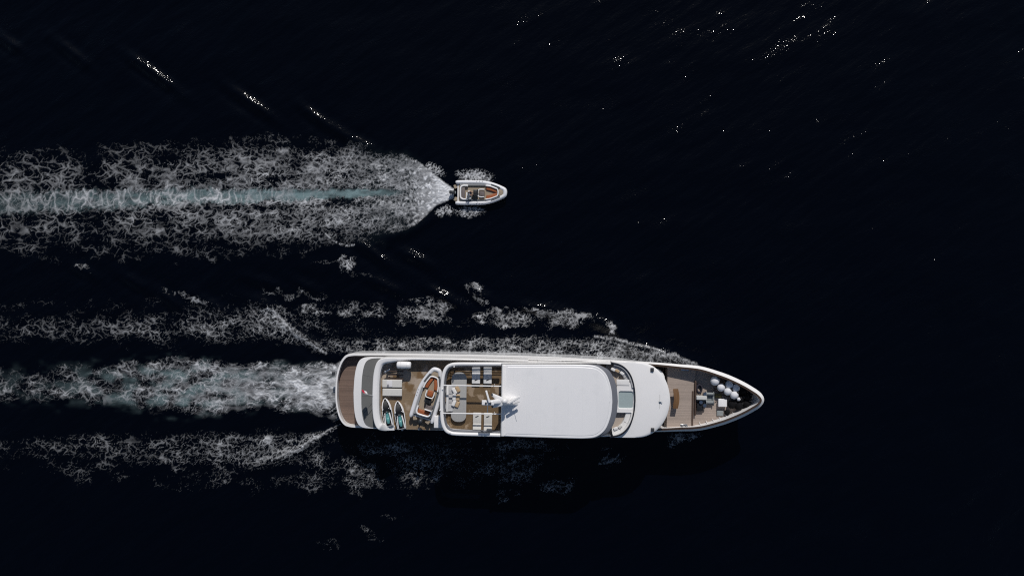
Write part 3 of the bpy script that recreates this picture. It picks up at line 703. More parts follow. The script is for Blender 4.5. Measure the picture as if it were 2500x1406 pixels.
# wheelhouse roof: white, crowned, falling away forward
rf = port([(1492,882.5),(1530,882.8),(1560,883.5),(1580,887),(1600,897.5),(1617,914),(1629,936),(1635,958),(1637,977)], 7.25)
rf[-1].y = 0; rfc = cr(rf, 5)
for p in rfc: p.y = max(0., p.y)
ux0, ux1 = rfc[0].x, rfc[-1].x
outer = full2(rfc)
def rz_(x, y):
    t = (x-ux0)/(ux1-ux0); return 7.58-.7*max(0, t-.35)**1.4-.012*y*y
cen = Vector((ux0+1.6, 0)); rings = []
for k in range(9):
    s_ = 1-k/8*.985
    rings.append([(cen.x+(p.x-cen.x)*s_, p.y*s_, 0) for p in outer])
rr = []
for k, r_ in enumerate(rings):
    dz = -.5 if k == 0 else 0
    rr.append([(x, y, rz_(x, y)-(.10 if k == 0 else 0)) for x, y, _ in r_])
rr = [[(p.x, p.y, rz_(p.x, p.y)-.75) for p in offs(outer, .25)]]+[[(p.x, p.y, rz_(p.x, p.y)-.22) for p in outer]]+[[(p.x, p.y, rz_(p.x,p.y)-.10) for p in offs(outer, .03)]]+[[(x, y, rz_(x, y)) for x, y, _ in ([(p.x, p.y, 0) for p in offs(outer, .16)])]]+[[(cen.x+(p.x-cen.x)*s_, p.y*s_, rz_(cen.x+(p.x-cen.x)*s_, p.y*s_)) for p in offs(outer, .16)] for s_ in (.85,.7,.55,.4,.25,.1)]
inner = offs([Vector((p.x, p.y)) for p in full(wsc)], -.06)
# the roof is a ring round the lounge: keep the faces in front of the windscreen
g = G(); n = len(outer)
lng = [Vector((p.x, p.y)) for p in full(wsc)]
def inside_lounge(x, y):
    yy = abs(y); xs = [p.x for p in wsc][::-1]; 
    hb = float(np.interp(x, [p.x for p in wsc], [p.y for p in wsc])) if x < wsc[-1].x else -1
    return x <= wsc[-1].x and yy < hb
# strips between windscreen curve and outer roof edge
A = wsc; nA = 40
def resamp(P, n):
    d = [0.]
    for a, b in zip(P[:-1], P[1:]): d.append(d[-1]+(b-a).length)
    return [Vector((float(np.interp(t*d[-1], d, [p.x for p in P])), float(np.interp(t*d[-1], d, [p.y for p in P])))) for t in np.linspace(0, 1, n)]
a_ = resamp(wsc, nA); b_ = resamp(rfc, nA); a_[-1].y = 0; b_[-1].y = 0
rings = []
for t in (0., .1, .25, .45, .65, .82, .93, .98, 1.):
    row = []
    for p, q in zip(a_, b_):
        m = p.lerp(q, t); row.append((m.x, m.y, rz_(m.x, m.y)-(.14*max(0, (t-.9)/.1)**2)))
    rings.append(row)
rings.append([(q.x-.12, q.y*.96, rz_(q.x, q.y)-.8) for q in b_])
rings = [r+[(x, -y, z) for x, y, z in r[::-1][1:]] for r in rings]
G().loft(rings, False, False, False).make('wheelhouse_roof', WHITE, yacht, ang=50)
G().prism([Vector((q.x-.35 if q.x > 12 else q.x, q.y*.92)) for q in b_]+[Vector((q.x-.35 if q.x > 12 else q.x, -q.y*.92)) for q in b_[::-1][1:]], 4.41, 6.6).make('wheelhouse', WHITE, yacht)
for k in range(9):
    a = math.radians(-64+16*k); q = b_[-1-int(abs(k-4)*4.2)]; y = q.y*.92*(1 if k > 4 else -1); x = q.x-.35
    G().box(x+.01, y, 5.75, .08, .95, .8, .02, math.atan2(y, 3.5)*.9).make('wheelhouse_window', GLASS, yacht)
for px, py in ((1593.5,903),(1594.5,1050)):
    q = yl(px, py, 7.7); z = rz_(q.x, q.y); G().box(q.x, q.y, z-.02, .36, .42, .22, .06).make('deck_lamp', DGREY, yacht)
q = yl(1612,981,7.6); z = rz_(q.x, q.y)
h = G().ball((q.x, q.y, z+.06), .13, 12, 8).make('ship_horn', STEEL, yacht)
G().cyl((q.x-.05, q.y, z+.1), (q.x+.28, q.y-.06, z+.13), .045, 10).make('trumpet', STEEL, h)
G().tube([(q.x, q.y-.75, z+.012),(q.x, q.y+.75, z+.012)], .012, 5).make('cable', MGREY, h)
# ---- jacuzzi and lounge seats
a, b = yl(1506,933,7.55), yl(1548.5,1008,7.55); cx, cy = (a.x+b.x)/2, (a.y+b.y)/2
jz = G(); sxj, syj = abs(a.x-b.x), abs(a.y-b.y)
p0, p1 = yl(1510.5,955,7.55), yl(1545.5,997,7.55); pcx, pcy, psx, psy = (p0.x+p1.x)/2, (p0.y+p1.y)/2, abs(p0.x-p1.x), abs(p0.y-p1.y)
o_ = rrect(cx, cy, sxj, syj, .15, 6); i_ = rrect(pcx, pcy, psx, psy, .22, 6)
jz.loft([[(p.x,p.y,6.96) for p in o_], [(p.x,p.y,7.50) for p in o_], [(p.x,p.y,7.54) for p in offs(o_, .04)], [(p.x,p.y,7.54) for p in offs(i_, -.05)], [(p.x,p.y,7.50) for p in i_], [(p.x,p.y,7.02) for p in offs(i_, .12)]], True, False, True)
jac = jz.make('jacuzzi', WHITE, yacht)
G().prism(offs(i_, .01), 7.36, 7.40).make('jacuzzi_water', mat('jacuzzi water', (.34,.41,.415), .08, spec=.5, var=.12, vscale=4., bump=.12, bscale=6.), jac)
c1, c2 = yl(1506,926,7.94), yl(1538,940,7.94)
G().box((c1.x+c2.x)/2, c1.y-.35, 7.545, abs(c1.x-c2.x)*.98, .62, .06, .03).make('sun_pad', WCUSH, jac)
for sg in (1, -1):                           # curved seats inside the windscreen
    seat = [Vector((p.x, p.y*sg, 6.955)) for p in wsc if p.x > yl(1497,890,7.6).x and abs(p.y) > 1.35]
    if sg > 0: seat = seat[::-1]
    n_ = len(seat); nseg = 3
    for k in range(nseg):
        sub = seat[k*(n_-1)//nseg:(k+1)*(n_-1)//nseg+1]
        if len(sub) < 2: continue
        s0 = G().sweep(sub, [(.10,.0),(.10,.38),(.14,.43),(.74,.43),(.80,.38),(.80,0.)]).make('lounge_seat', GCUSH if sg > 0 else WCUSH, yacht)  # port seats take the grey cover to paint in their shade
        G().sweep(sub, [(.08,.43),(.10,.72),(.16,.76),(.26,.74),(.30,.44)]).make('seat_back', GCUSH if sg > 0 else WCUSH, s0)
# ---- hardtop: solid forward part, open ring aft, cross beams, brow
HT = 9.3
ht = port([(1225,889.2),(1300,889.2),(1400,889.4),(1434.5,890.5),(1456,894),(1472,904),(1483,918),(1491,941),(1494.5,960),(1495.6,976)], HT); ht[-1].y = 0
htc = cr(ht, 5)
for p in htc: p.y = max(0., p.y)
poly = full2(htc); hz = lambda x, y: HT-.004*y*y
g = G(); pp = poly if area2(poly) > 0 else poly[::-1]
rings = [[(p.x,p.y,HT-.36) for p in offs(pp, .22)], [(p.x,p.y,HT-.20) for p in pp], [(p.x,p.y,HT-.09) for p in offs(pp, .015)], [(p.x,p.y,HT-.05) for p in offs(pp, .09)], [(p.x,p.y,HT-.055) for p in offs(pp, .27)], [(p.x,p.y,HT-.02) for p in offs(pp, .33)]]
htop = G().loft(rings, True, True, False).make('hardtop', ROOFW, yacht, ang=25)
hp = [p for p in offs(pp, .33)]; up_ = sorted([p for p in hp if p.y > .02], key=lambda p: p.x); xl, xr = up_[0].x, max(p.x for p in hp)
xs_ = sorted(set([round(x, 3) for x in np.linspace(xl, xr-.02, 30)]+[round(p.x, 3) for p in up_ if p.x > xl+.01])); rows = []
for x in xs_:
    bq = float(np.interp(x, [p.x for p in up_]+[xr], [p.y for p in up_]+[0.])); bq = max(bq, .02)
    rows.append([(x, bq*k, HT-.02+.06*(1-k*k)*min(1, bq/2.)) for k in np.linspace(-1, 1, 15)])
G().loft(rows, False, False, False).make('roof_panel', ROOFW, htop, ang=25)
xe = yl(1225.5,975,HT).x
G().box(xe+.14, 0, HT-.34, .30, 7.5, .44, .05).make('hardtop_edge', WHITE, yacht)
RZ = 8.85
rg = port([(1073.3,975),(1074.5,945),(1078,915),(1086,896),(1099,887),(1118,884.3),(1170,884.3),(1224,884.6)], RZ); rg[0].y = 0
rgc = cr(rg, 6)
for p in rgc: p.y = max(0., p.y)
half = [Vector((p.x, p.y, RZ-.35)) for p in rgc]
path = half[::-1]+[Vector((p.x, -p.y, p.z)) for p in half[1:]]
G().sweep(path, [(.12,-.02),(.03,.12),(.0,.24),(.03,.34),(.10,.39),(.26,.39),(.34,.34),(.38,.24),(.36,-.02)]).make('hardtop_ring', WHITE, yacht, ang=60)
G().sweep(path, [(.355,-.02),(.385,.20),(.56,-.22),(.50,-.26)]).make('ring_shade_lip', GREYB, yacht, ang=60)  # inner lip coloured grey to carry the shade on the ring's inner face
for py in (941.5, 1009.5):
    a, b = yl(1078.5,py,RZ), yl(1226,py,RZ)
    G().box((a.x+b.x)/2, (a.y+b.y)/2, RZ-.12, abs(a.x-b.x)+.2, .115, .13, .04).make('cross_beam', WHITE, yacht)
    q = yl(1205,py,RZ)
    G().cyl((q.x, q.y, RZ), (q.x+.12, q.y+.22, RZ+.45), .03, 6).make('antenna', WHITE, yacht)
for px, py in ((1082,946),(1076,1000),(1100,1058),(1400,1062),(1400,893),(1110,888)):
    q = yl(px, py, 8.2); G().cyl((q.x, q.y*.94, 6.92), (q.x, q.y*.94, 9.0), .07, 8).make('hardtop_post', WHITE, yacht)
br = port([(1420,888.5),(1456,889.5),(1472,895),(1487.7,905),(1498.7,922.6),(1504,938),(1507.5,958),(1509,977)], 8.98); br[-1].y = 0
brc = cr(br, 5); 
for p in brc: p.y = max(0., p.y)
b_ = resamp(brc, 40); a_ = resamp([Vector((p.x, p.y)) for p in htc if p.x > yl(1410,890,HT).x], 40); a_[-1].y = 0; b_[-1].y = 0
rings = []
for t, dz in ((0.,-.06),(.5,-.16),(1.,-.34)):
    row = [((p.lerp(q,t)).x-(.10 if t == 0 else 0), (p.lerp(q,t)).y*(.985 if t == 0 else 1), HT-.12+dz) for p, q in zip(a_, b_)]
    rings.append(row+[(x,-y,z) for x,y,z in row[::-1][1:]])
row = [(q.x-.05, q.y*.99, HT-.56) for q in b_]; rings.append(row+[(x,-y,z) for x,y,z in row[::-1][1:]])
row = [(q.x-.9, q.y*.85, HT-.5) for q in b_]; rings.append(row+[(x,-y,z) for x,y,z in row[::-1][1:]])
G().loft(rings, False, False, False).make('hardtop_brow', GREYB, yacht, ang=50)
# ---- mast
ms = G(); q = yl(1240,980,HT)
def ml(px, py, h): return yl(px, py, h)
st = [ (1248,979,9.28,1.1,.62), (1236,979,10.00,.85,.50), (1224,979,10.70,.62,.40), (1210,980.5,11.40,.50,.32), (1197,982,12.00,.36,.26)]
rings = []
for px, py, z, lx, ly in st:
    c = ml(px, py, z); rings.append([(p.x, p.y, z) for p in rrect(c.x, c.y, lx*1.5, ly*1.5, .18, 3)])
mast = G().loft(rings).make('mast', WHITE, yacht, ang=50)
for (x0,y0,z0),(x1,y1,z1) in (((1222,976,11.10),(1201,963.5,11.70)), ((1222,984,11.00),(1202,993.5,11.60))):
    a, b = ml(x0,y0,z0), ml(x1,y1,z1); dd = (b-a)
    arm = G().tube([a, a.lerp(b,.5), b], lambda t: .34-.2*t, 8).turn(Matrix.Translation(a) @ Matrix.Diagonal((1,1,.45,1)) @ Matrix.Translation(-a)).make('mast_arm', WHITE, mast)
    G().ball((b.x, b.y, a.z+(b.z-a.z)*.45+.10), .11, 10, 6).make('mast_lamp', DGREY, arm) if False else G().ball((b.x, b.y, a.z+(b.z-a.z)*.45+.12), .11, 10, 6).make('mast_lamp', DGREY, mast)
c = ml(1191,984,12.40); G().box(c.x, c.y, 11.95, 1.25, .52, .20, .08).make('mast_platform', WHITE, mast)
for px in (1186, 1197):
    p = ml(px, 985, 12.50); G().ball((p.x, p.y, 12.22), .11, 10, 6).make('mast_lamp', DGREY, mast)
a, b = ml(1187.5,954.5,12.45), ml(1194.5,979,12.45); ang = math.atan2(b.y-a.y, b.x-a.x)
G().cyl((b.x,b.y,12.10),(b.x,b.y,12.40), .14, 12).make('radar_pedestal', WHITE, mast)
m_ = (a+b)/2 + Vector((0,-.05,0)); G().box(m_.x, m_.y, 12.38, (a-b).length+.25, .20, .16, .06, ang).make('radar_scanner', WHITE, mast)
a, b = ml(1244,984,11.20), ml(1266,971,11.20); ang = math.atan2(b.y-a.y, b.x-a.x); m_ = (a+b)/2
G().box(m_.x, m_.y, 10.70, (a-b).length+.3, .24, .16, .06, ang).make('radar_scanner', WHITE, mast)
G().tube([ml(1243,979,9.90), Vector((m_.x, m_.y, 10.72))], .16, 8).make('radar_bracket', WHITE, mast)
c = ml(1232,979,11.10); G().ball((c.x, c.y, 11.05), .30, 16, 10, (1,1,1.1)).make('satellite_dome', WHITE, mast)
a = ml(1250,988,9.50); G().tube([(a.x, a.y, 9.33), (a.x+.8, a.y+.62, 11.40)], .018, 6).make('whip_antenna', MGREY, mast)
for py in (1004, 1007):
    a, b = ml(1189,py-3,11.70), ml(1193,py+1,11.70)
a, b = ml(1191,984,12.10), ml(1190,1006,11.40)
G().tube([a, b], .04, 6).make('flag_halyard_spar', WHITE, mast)
# ---- windlass on the bow deck
wl = bpy.data.objects.new('windlass', None); COL.objects.link(wl); wl.parent = yacht
BD = 4.205
a, b = yl(1717,960,4.5), yl(1745,989,4.5)
G().box((a.x+b.x)/2, (a.y+b.y)/2, BD, abs(a.x-b.x), abs(a.y-b.y), .10, .03).make('base_plate', MGREY, wl)
a, b = yl(1701.5,967,5.2), yl(1727,976.5,5.2)
G().box((a.x+b.x)/2, (a.y+b.y)/2, BD+.10, abs(a.x-b.x), abs(a.y-b.y), .78, .05).make('gearbox', WCUSH if False else mat('worn white machinery paint', (.55,.55,.53), .55, var=.2, vscale=6.), wl)
for py in (962.5, 983):
    q = yl(1735, py, 5.); 
    G().cyl((q.x-.38, q.y, BD+.36), (q.x+.38, q.y, BD+.36), .17, 14).make('drum', MGREY, wl)
    for d in (-.4, .4): G().cyl((q.x+d-.04, q.y, BD+.36), (q.x+d+.04, q.y, BD+.36), .27, 16).make('drum_flange', MGREY, wl)
for px, py in ((1721,990),(1712,982),(1722,962)):
    q = yl(px, py, 4.9); G().cyl((q.x, q.y, BD), (q.x, q.y, BD+.55), .13, 12).make('capstan', STEEL, wl)
    G().cyl((q.x, q.y, BD+.55), (q.x, q.y, BD+.62), .2, 12).make('capstan_cap', STEEL, wl)
a, b = yl(1703,996,4.6), yl(1716,1003,4.6)
G().box((a.x+b.x)/2, (a.y+b.y)/2+.3, BD, .75, .95, .42, .05).make('motor_housing', BLACK, wl)
for py in (964.5, 982):
    a = yl(1747, py, 4.5); b = yl(1800, 973+(py-973)*.5, 4.5)
    for k in range(22):
        t = k/22; p = a.lerp(b, t)
        G().tube([(p.x-.05, p.y, BD+.045),(p.x+.05, p.y, BD+.045)] if k % 2 else [(p.x, p.y-.04, BD+.05),(p.x+.02, p.y+.04, BD+.05)], .03, 5).make('chain_link', DGREY, wl) if k < 12 else None
# bitts
for px, py in ((1672,1040),(1674,903),(1640,893.5)):
    q = yl(px, py, 4.95)
    bt_ = bpy.data.objects.new('mooring_bitts', None); COL.objects.link(bt_); bt_.parent = yacht; bt_.location = (q.x, q.y, 4.402)
    G().box(0, 0, 0, .8, .26, .05, .02).make('bitts_plate', STEEL, bt_)
    for d in (-.24, .24):
        G().cyl((d,0,.05),(d,0,.40), .075, 12).make('bitts_post', STEEL, bt_); G().cyl((d,0,.40),(d,0,.44), .11, 12).make('bitts_cap', STEEL, bt_)
# grey deck hatches
for px, py, sx_h, sy_h in ((1759,1009,.75,.6),):
    q = yl(px, py, 4.5); G().box(q.x, q.y, BD, sx_h, sy_h, .16, .05).make('deck_hatch', MGREY, yacht)
q = yl(1752,966,4.4); G().box(q.x, q.y, BD, 1.0, .5, .05, .02).make('chain_stopper_plate', mat('mustard non-slip plate', (.16,.13,.04), .6, var=.3, vscale=8.), yacht)
# companion stair beside the ring
q = yl(1066,1030,6.4); 
G().box(q.x+.15, q.y, 5.17, .9, 1.3, 1.2, .06).make('stair_locker', WHITE, yacht)
# ------------------------------------------------------------------ inflatable boats
def rib(loc, rz, label, bench, pitch=0.):
    t = thing('rigid_inflatable_boat', label, 'boat', loc, rz, None)
    half = [(-2.95,1.20),(-2.2,1.215),(-1.0,1.21),(.2,1.18),(1.0,1.04),(1.75,.80),(2.4,.52),(2.72,.33),(2.80,.12)]
    pth = [Vector((x,y,.62+.22*max(0,(x-.2)/2.6)**2)) for x, y in half]
    pth = cr(pth+[Vector((p.x,-p.y,p.z)) for p in pth[::-1]], 4); n = len(pth)
    def rad(k):
        s_ = min(k, 1-k)*2; return .225*min(1., .62+s_*12)+.02*s_
    G().tube(pth, rad, 14).make('tube', TUBE, t, ang=60)
    for sg in (1, -1):
        sub = [Vector((p.x, p.y, p.z)) for p in pth if p.y*sg > .45 and 1.0 < p.x < 2.3]
        G().tube([p+Vector((0,-sg*.03,.02)) for p in sub], .222, 12).make('tube_patch', TUBEG, t)
        for k in range(3):
            G().box(-.5+k*.33, sg*1.28, .83, .12, .05, .03, .01).make('grab_handle', DGREY, t)
    # keel hull
    hl = [(-2.75,1.05),(0.,1.05),(1.2,.85),(2.2,.5),(2.7,.05)]
    rg_ = []
    for zz, kx in ((.0,.35),(.25,.8),(.55,1.)):
        o = [Vector((x-(1-kx)*.5*max(0,x)/2.7, y*kx, zz)) for x, y in hl]; rg_.append(o+[Vector((p.x,-p.y,p.z)) for p in o[::-1]])
    G().loft(rg_).make('hull', WHITE, t)
    fl = [(-2.6,1.02),(.2,1.0),(1.2,.82),(2.1,.52),(2.5,.28)]
    poly = [Vector(p) for p in fl]+[Vector((x,-y)) for x, y in fl[::-1]]
    G().prism(poly, .5, .60).make('cockpit_floor', TAN, t)
    for sg in (1, -1):                       # side decks
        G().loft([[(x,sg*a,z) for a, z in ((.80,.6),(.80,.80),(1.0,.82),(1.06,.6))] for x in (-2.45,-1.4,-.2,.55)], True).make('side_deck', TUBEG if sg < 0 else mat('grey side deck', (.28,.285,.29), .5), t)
    # aft coaming with bench, bow coaming with cushions
    aft = cr([(-1.5,.78),(-2.05,.78),(-2.33,.62),(-2.38,.25),(-2.38,-.25),(-2.33,-.62),(-2.05,-.78),(-1.5,-.78)], 4)
    G().sweep([Vector((p.x,p.y,0)) for p in aft], [(-.09,.6),(-.09,.92),(-.03,.97),(.06,.97),(.10,.92),(.10,.6)]).make('aft_coaming', WHITE, t, ang=60)
    G().box(-2.05, 0, .62, .42, 1.28, .24, .07).make('aft_bench', bench, t)
    bw_ = cr([(.55,-.80),(1.1,-.72),(1.65,-.52),(1.92,-.38),(2.0,0),(1.92,.38),(1.65,.52),(1.1,.72),(.55,.80)], 4)
    G().sweep([Vector((p.x,p.y,0)) for p in bw_], [(-.07,.6),(-.07,.94),(-.02,.98),(.05,.98),(.08,.93),(.08,.6)]).make('bow_coaming', WHITE, t, ang=60)
    for sg in (1, -1):
        o = [(.62,.72),(1.1,.64),(1.6,.46),(1.86,.32),(1.86,.02),(1.5,.10),(1.1,.24),(.62,.34)]
        G().prism([Vector((x,sg*y)) for x, y in o], .60, .80, .05).make('bow_cushion', ORANGE, t)
    G().prism([Vector((x,y)) for x, y in ((2.06,.40),(2.36,.36),(2.56,.22),(2.56,-.22),(2.36,-.36),(2.06,-.40))], .6, .94, .03).make('bow_step', TAN, t)
    # console with screen, seat with a white frame in front of it
    cs = G().box(-.62, -.08, .6, .46, .72, .72, .08).make('console', DGREY, t)
    G().box(-.60, -.08, 1.322, .30, .40, .02, .01).make('instrument_panel', BLACK, cs)
    G().loft([[(-.42,y,1.25) for y in (.30,-.46)]+[(-.39,y,1.25) for y in (-.46,.30)], [(-.30,y,1.55) for y in (.26,-.42)]+[(-.27,y,1.55) for y in (-.42,.26)]]).make('windscreen', GLASS, cs)
    st_ = [Vector((-.98-.06,-.08+.17*math.cos(a),1.12+.17*math.sin(a))) for a in np.linspace(0,6.283,17)[:-1]]
    G().tube(st_, .018, 6, True).make('steering_wheel', BLACK, cs)
    G().box(.12, -.10, .6, .62, .62, .32, .06).make('forward_seat', bench if bench is ORANGE else MAUVE, t)
    fr = cr([(.42,.32),(0.,.34),(-.28,.26),(-.34,0),(-.34,-.25),(-.28,-.46),(0.,-.54),(.42,-.52)], 4)
    G().tube([(p.x,p.y,1.02) for p in fr], .07, 10).make('seat_frame', WHITE, t)
    G().box(-1.35, -.42, .6, .5, .78, .42, .07).make('helm_seat', CREAM if bench is MAUVE else MAUVE, t)
    G().box(-1.62, -.42, .95, .10, .78, .38, .04).make('helm_backrest', WHITE, t)
    # stern platforms and outboard
    for sg in (1, -1):
        G().box(-2.98, sg*.72, .42, .42, .46, .08, .05, sg*.35).make('swim_step', TAN, t)
    en = bpy.data.objects.new('outboard_motor', None); COL.objects.link(en); en.parent = t; en.location = (-2.95, 0, .75); en.rotation_euler = (0, pitch, 0)
    G().loft([[(x+(-.38),y,z) for x, y in [(p.x,p.y) for p in rrect(0,0,a,b,.12,4)]] for a, b, z in ((.52,.30,-.05),(.66,.40,.12),(.66,.40,.30),(.52,.32,.42),(.30,.2,.47))]).make('cowling', DGREY, en)
    G().box(-.34, 0, -.9, .22, .12, .86, .04).make('motor_leg', BLACK, en)
    G().box(-.08, 0, -.25, .22, .30, .36, .04).make('clamp_bracket', MGREY, en)
    pr = G().cyl((-.56,0,-.82),(-.30,0,-.82), .06, 10).make('propeller_hub', STEEL, en)
    for k in range(3):
        a = 2.094*k; G().add([(-.50,.05*math.cos(a),-.82+.05*math.sin(a)),(-.44,.20*math.cos(a-.35),-.82+.20*math.sin(a-.35)),(-.50,.22*math.cos(a+.3),-.82+.22*math.sin(a+.3)),(-.48,.05*math.cos(a),-.81+.05*math.sin(a))], [(0,1,2),(1,3,2),(0,3,1),(0,2,3)]).make('propeller_blade', STEEL, pr)
    return t
q = at(1174.6, 470, .8)
ribA = rib((q.x, q.y, -.12), math.radians(-.5), 'white inflatable boat speeding across open water with its driver aboard', MAUVE)  # grey-brown bench colour holds the shade over the aft bench
ribA.rotation_euler = (0, math.radians(-2.0), math.radians(-.5))
a, b = at(1029,1022,6.2), at(1066,903,6.2); c = (a+b)/2; hd = math.atan2(b.y-a.y, b.x-a.x)
ribB = rib((c.x, c.y, 5.36), hd, 'white inflatable boat with orange seats parked on the yacht deck', ORANGE, math.radians(62))
for d in (-1.6, 1.2):                        # chocks under the parked boat
    G().box(d, 0, -.19, .25, 1.3, .34, .04).make('boat_chock', DKBROWN, ribB)

# ------------------------------------------------------------------ driver
def skinbody(name, pts, edges, radii, m, parent, root=0):
    me = bpy.data.meshes.new(name); me.from_pydata(pts, edges, []); me.materials.append(m)
    o = bpy.data.objects.new(name, me); COL.objects.link(o); o.parent = parent
    md = o.modifiers.new('skin', 'SKIN'); md.use_smooth_shade = True
    sv = me.skin_vertices[0].data if me.skin_vertices else None
    if sv is None:
        bpy.context.view_layer.objects.active = o; o.select_set(True); bpy.ops.mesh.customdata_skin_add(); sv = me.skin_vertices[0].data
    for v, r in zip(sv, radii): v.radius = (r, r); v.use_root = False
    sv[root].use_root = True
    s2 = o.modifiers.new('sub', 'SUBSURF'); s2.levels = 2; s2.render_levels = 2
    return o
def driver(loc, rz):
    t = thing('person', 'person in a white shirt and dark shorts seated at the boat helm', 'person', loc, rz)
    # seated, facing +x, hips at the origin, hands on the wheel
    P = [(0,0,.10),(-.02,0,.28),(-.01,0,.44),(.02,0,.54),(.05,0,.62),(.07,0,.72),(.09,0,.80),
         (0,.19,.48),(.14,.26,.27),(.36,.16,.34),(.44,.11,.37), (0,-.19,.48),(.14,-.26,.27),(.36,-.16,.34),(.44,-.11,.37),
         (.02,.10,.06),(.44,.14,.08),(.46,.14,-.32),(.60,.15,-.38), (.02,-.10,.06),(.44,-.14,.08),(.46,-.14,-.32),(.60,-.15,-.38)]
    E_ = [(0,1),(1,2),(2,3),(3,4),(4,5),(5,6),(2,7),(7,8),(8,9),(9,10),(2,11),(11,12),(12,13),(13,14),(0,15),(15,16),(16,17),(17,18),(0,19),(19,20),(20,21),(21,22)]
    R_ = [.14,.13,.14,.07,.055,.095,.075,.075,.05,.038,.03,.075,.05,.038,.03,.10,.07,.045,.035,.10,.07,.045,.035]
    skinbody('body', P, E_, R_, SKIN, t)
    skinbody('shirt', [(0,0,.08),(-.02,0,.28),(-.01,0,.45),(0,.20,.485),(.10,.25,.34),(0,-.20,.485),(.10,-.25,.34)], [(0,1),(1,2),(2,3),(3,4),(2,5),(5,6)], [.165,.16,.165,.095,.07,.095,.07], SHIRT, t)
    skinbody('shorts', [(0,0,.10),(.02,.10,.06),(.34,.14,.08),(.02,-.10,.06),(.34,-.14,.08)], [(0,1),(1,2),(0,3),(3,4)], [.155,.12,.095,.12,.095], SHORTS, t)
    G().ball((.055,0,.765), .112, 14, 10, (1.02,.86,1.0)).turn(Matrix.Translation((-.012,0,.022))).make('hair', HAIR, t)
    for sg in (1, -1):
        b0 = Vector((.44,sg*.11,.37))
        for k in range(4):
            o = Vector((.02*k-.03, 0, .028-.018*k)); G().tube([b0+Vector((.0,0,.03-.02*k)), b0+Vector((.055,-.0*sg,.035-.022*k)), b0+Vector((.085,0,.01-.022*k)), b0+Vector((.075,0,-.02-.018*k))], .0095, 6).make('finger', SKIN, t)
        G().tube([b0+Vector((.0,-sg*.025,.02)), b0+Vector((.04,-sg*.05,.03)), b0+Vector((.075,-sg*.045,.02))], .011, 6).make('thumb', SKIN, t)
        G().ball((.145,sg*.035,.765), .014, 8, 6).make('eye', BLACK, t)
        G().ball((.07,sg*.098,.75), .026, 8, 6, (.7,.4,1.1)).make('ear', SKIN, t)
    G().tube([(.145,0,.765),(.175,0,.735),(.158,0,.725)], .016, 6).make('nose', SKIN, t)
    G().tube([(.150,.03,.695),(.158,0,.693),(.150,-.03,.695)], .008, 6).make('mouth', mat('lip', (.30,.12,.10), .5), t)
    return t
p = Matrix.Rotation(ribA.rotation_euler.z, 3, 'Z') @ Vector((-1.42,-.16,1.0))
driver((ribA.location.x+p.x, ribA.location.y+p.y, ribA.location.z+1.06), ribA.rotation_euler.z)

# ------------------------------------------------------------------ jet skis
def jetski(loc, rz, label):
    t = thing('jet_ski', label, 'jet ski', loc, rz, 'jet skis on the yacht deck')
    def ol(k): 
        h = [(1.58,.02),(1.45,.20),(1.15,.38),(.7,.52),(.0,.57),(-.8,.55),(-1.45,.50),(-1.55,.46)]
        return [Vector((x*k, y*k)) for x, y in h]+[Vector((x*k, -y*k)) for x, y in h[::-1]]
    o = ol(1.)
    G().loft([[(p.x*.9, p.y*.45, .05) for p in o], [(p.x*.97, p.y*.9, .28) for p in o], [(p.x, p.y, .46) for p in o], [(p.x*.985, p.y*.96, .54) for p in o], [(p.x*.95, p.y*.86, .56) for p in o]], True, True, False).make('hull', WHITE, t, ang=50)
    G().loft([[(p.x*.95, p.y*.86, .555) for p in o], [(p.x*.93, p.y*.80, .42) for p in o]], True, False, True).make('footwell', BLACK, t)
    G().loft([[(x,y*a,z) for y in (-1,-.6,0,.6,1)] + [(x,0,.4)] for x, a, z in ((1.30,.08,.60),(1.05,.22,.74),(.65,.30,.88),(.30,.27,.92),(.10,.2,.80))]).make('hood', BLACK, t, ang=60)
    for sg in (1, -1):
        G().loft([[(x, sg*(y+.05), z), (x, sg*(y+.05), z+.07), (x, sg*(y-.07), z+.10), (x, sg*(y-.07), z)] for x, y, z in ((1.38,.17,.52),(1.05,.34,.56),(.6,.44,.58),(.25,.46,.56))]).make('bow_panel', WHITE, t)
        G().loft([[(x, sg*(y+.06), .50), (x, sg*(y+.06), z), (x, sg*(y-.06), z+.03), (x, sg*(y-.06), .5)] for x, y, z in ((-.05,.24,.66),(-.5,.30,.66),(-1.0,.34,.62),(-1.4,.36,.56))]).make('side_panel', WHITE, t)
        G().cyl((.22, 0, 1.02), (.12, sg*.36, 1.05), .022, 8).make('handlebar', BLACK, t)
        G().ball((.42, sg*.30, .92), .055, 8, 6, (1.3,.8,.8)).make('mirror', STEEL, t)
    G().loft([[(x,y*w,z+(1-y*y)*.05-(.10 if abs(y)==1 else 0)) for y in (-1,-.7,0,.7,1)]+[(x,0,.45)] for x, w, z in ((.02,.14,.78),(-.25,.18,.80),(-.55,.20,.78),(-.58,.20,.83),(-.95,.19,.84),(-1.2,.13,.78))]).make('seat', TEALS, t, ang=60)
    G().box(-1.42, 0, .44, .36, .60, .10, .04).make('boarding_platform', BLACK, t)
    G().box(-1.66, 0, .30, .16, .22, .16, .05).make('jet_nozzle', STEEL, t)
    G().box(.12, 0, .90, .14, .14, .10, .03).make('display', MGREY, t)
    for d in (-.8, .7): G().box(d, 0, -.02, .16, .7, .12, .03).make('deck_chock', DKBROWN, t)
    return t
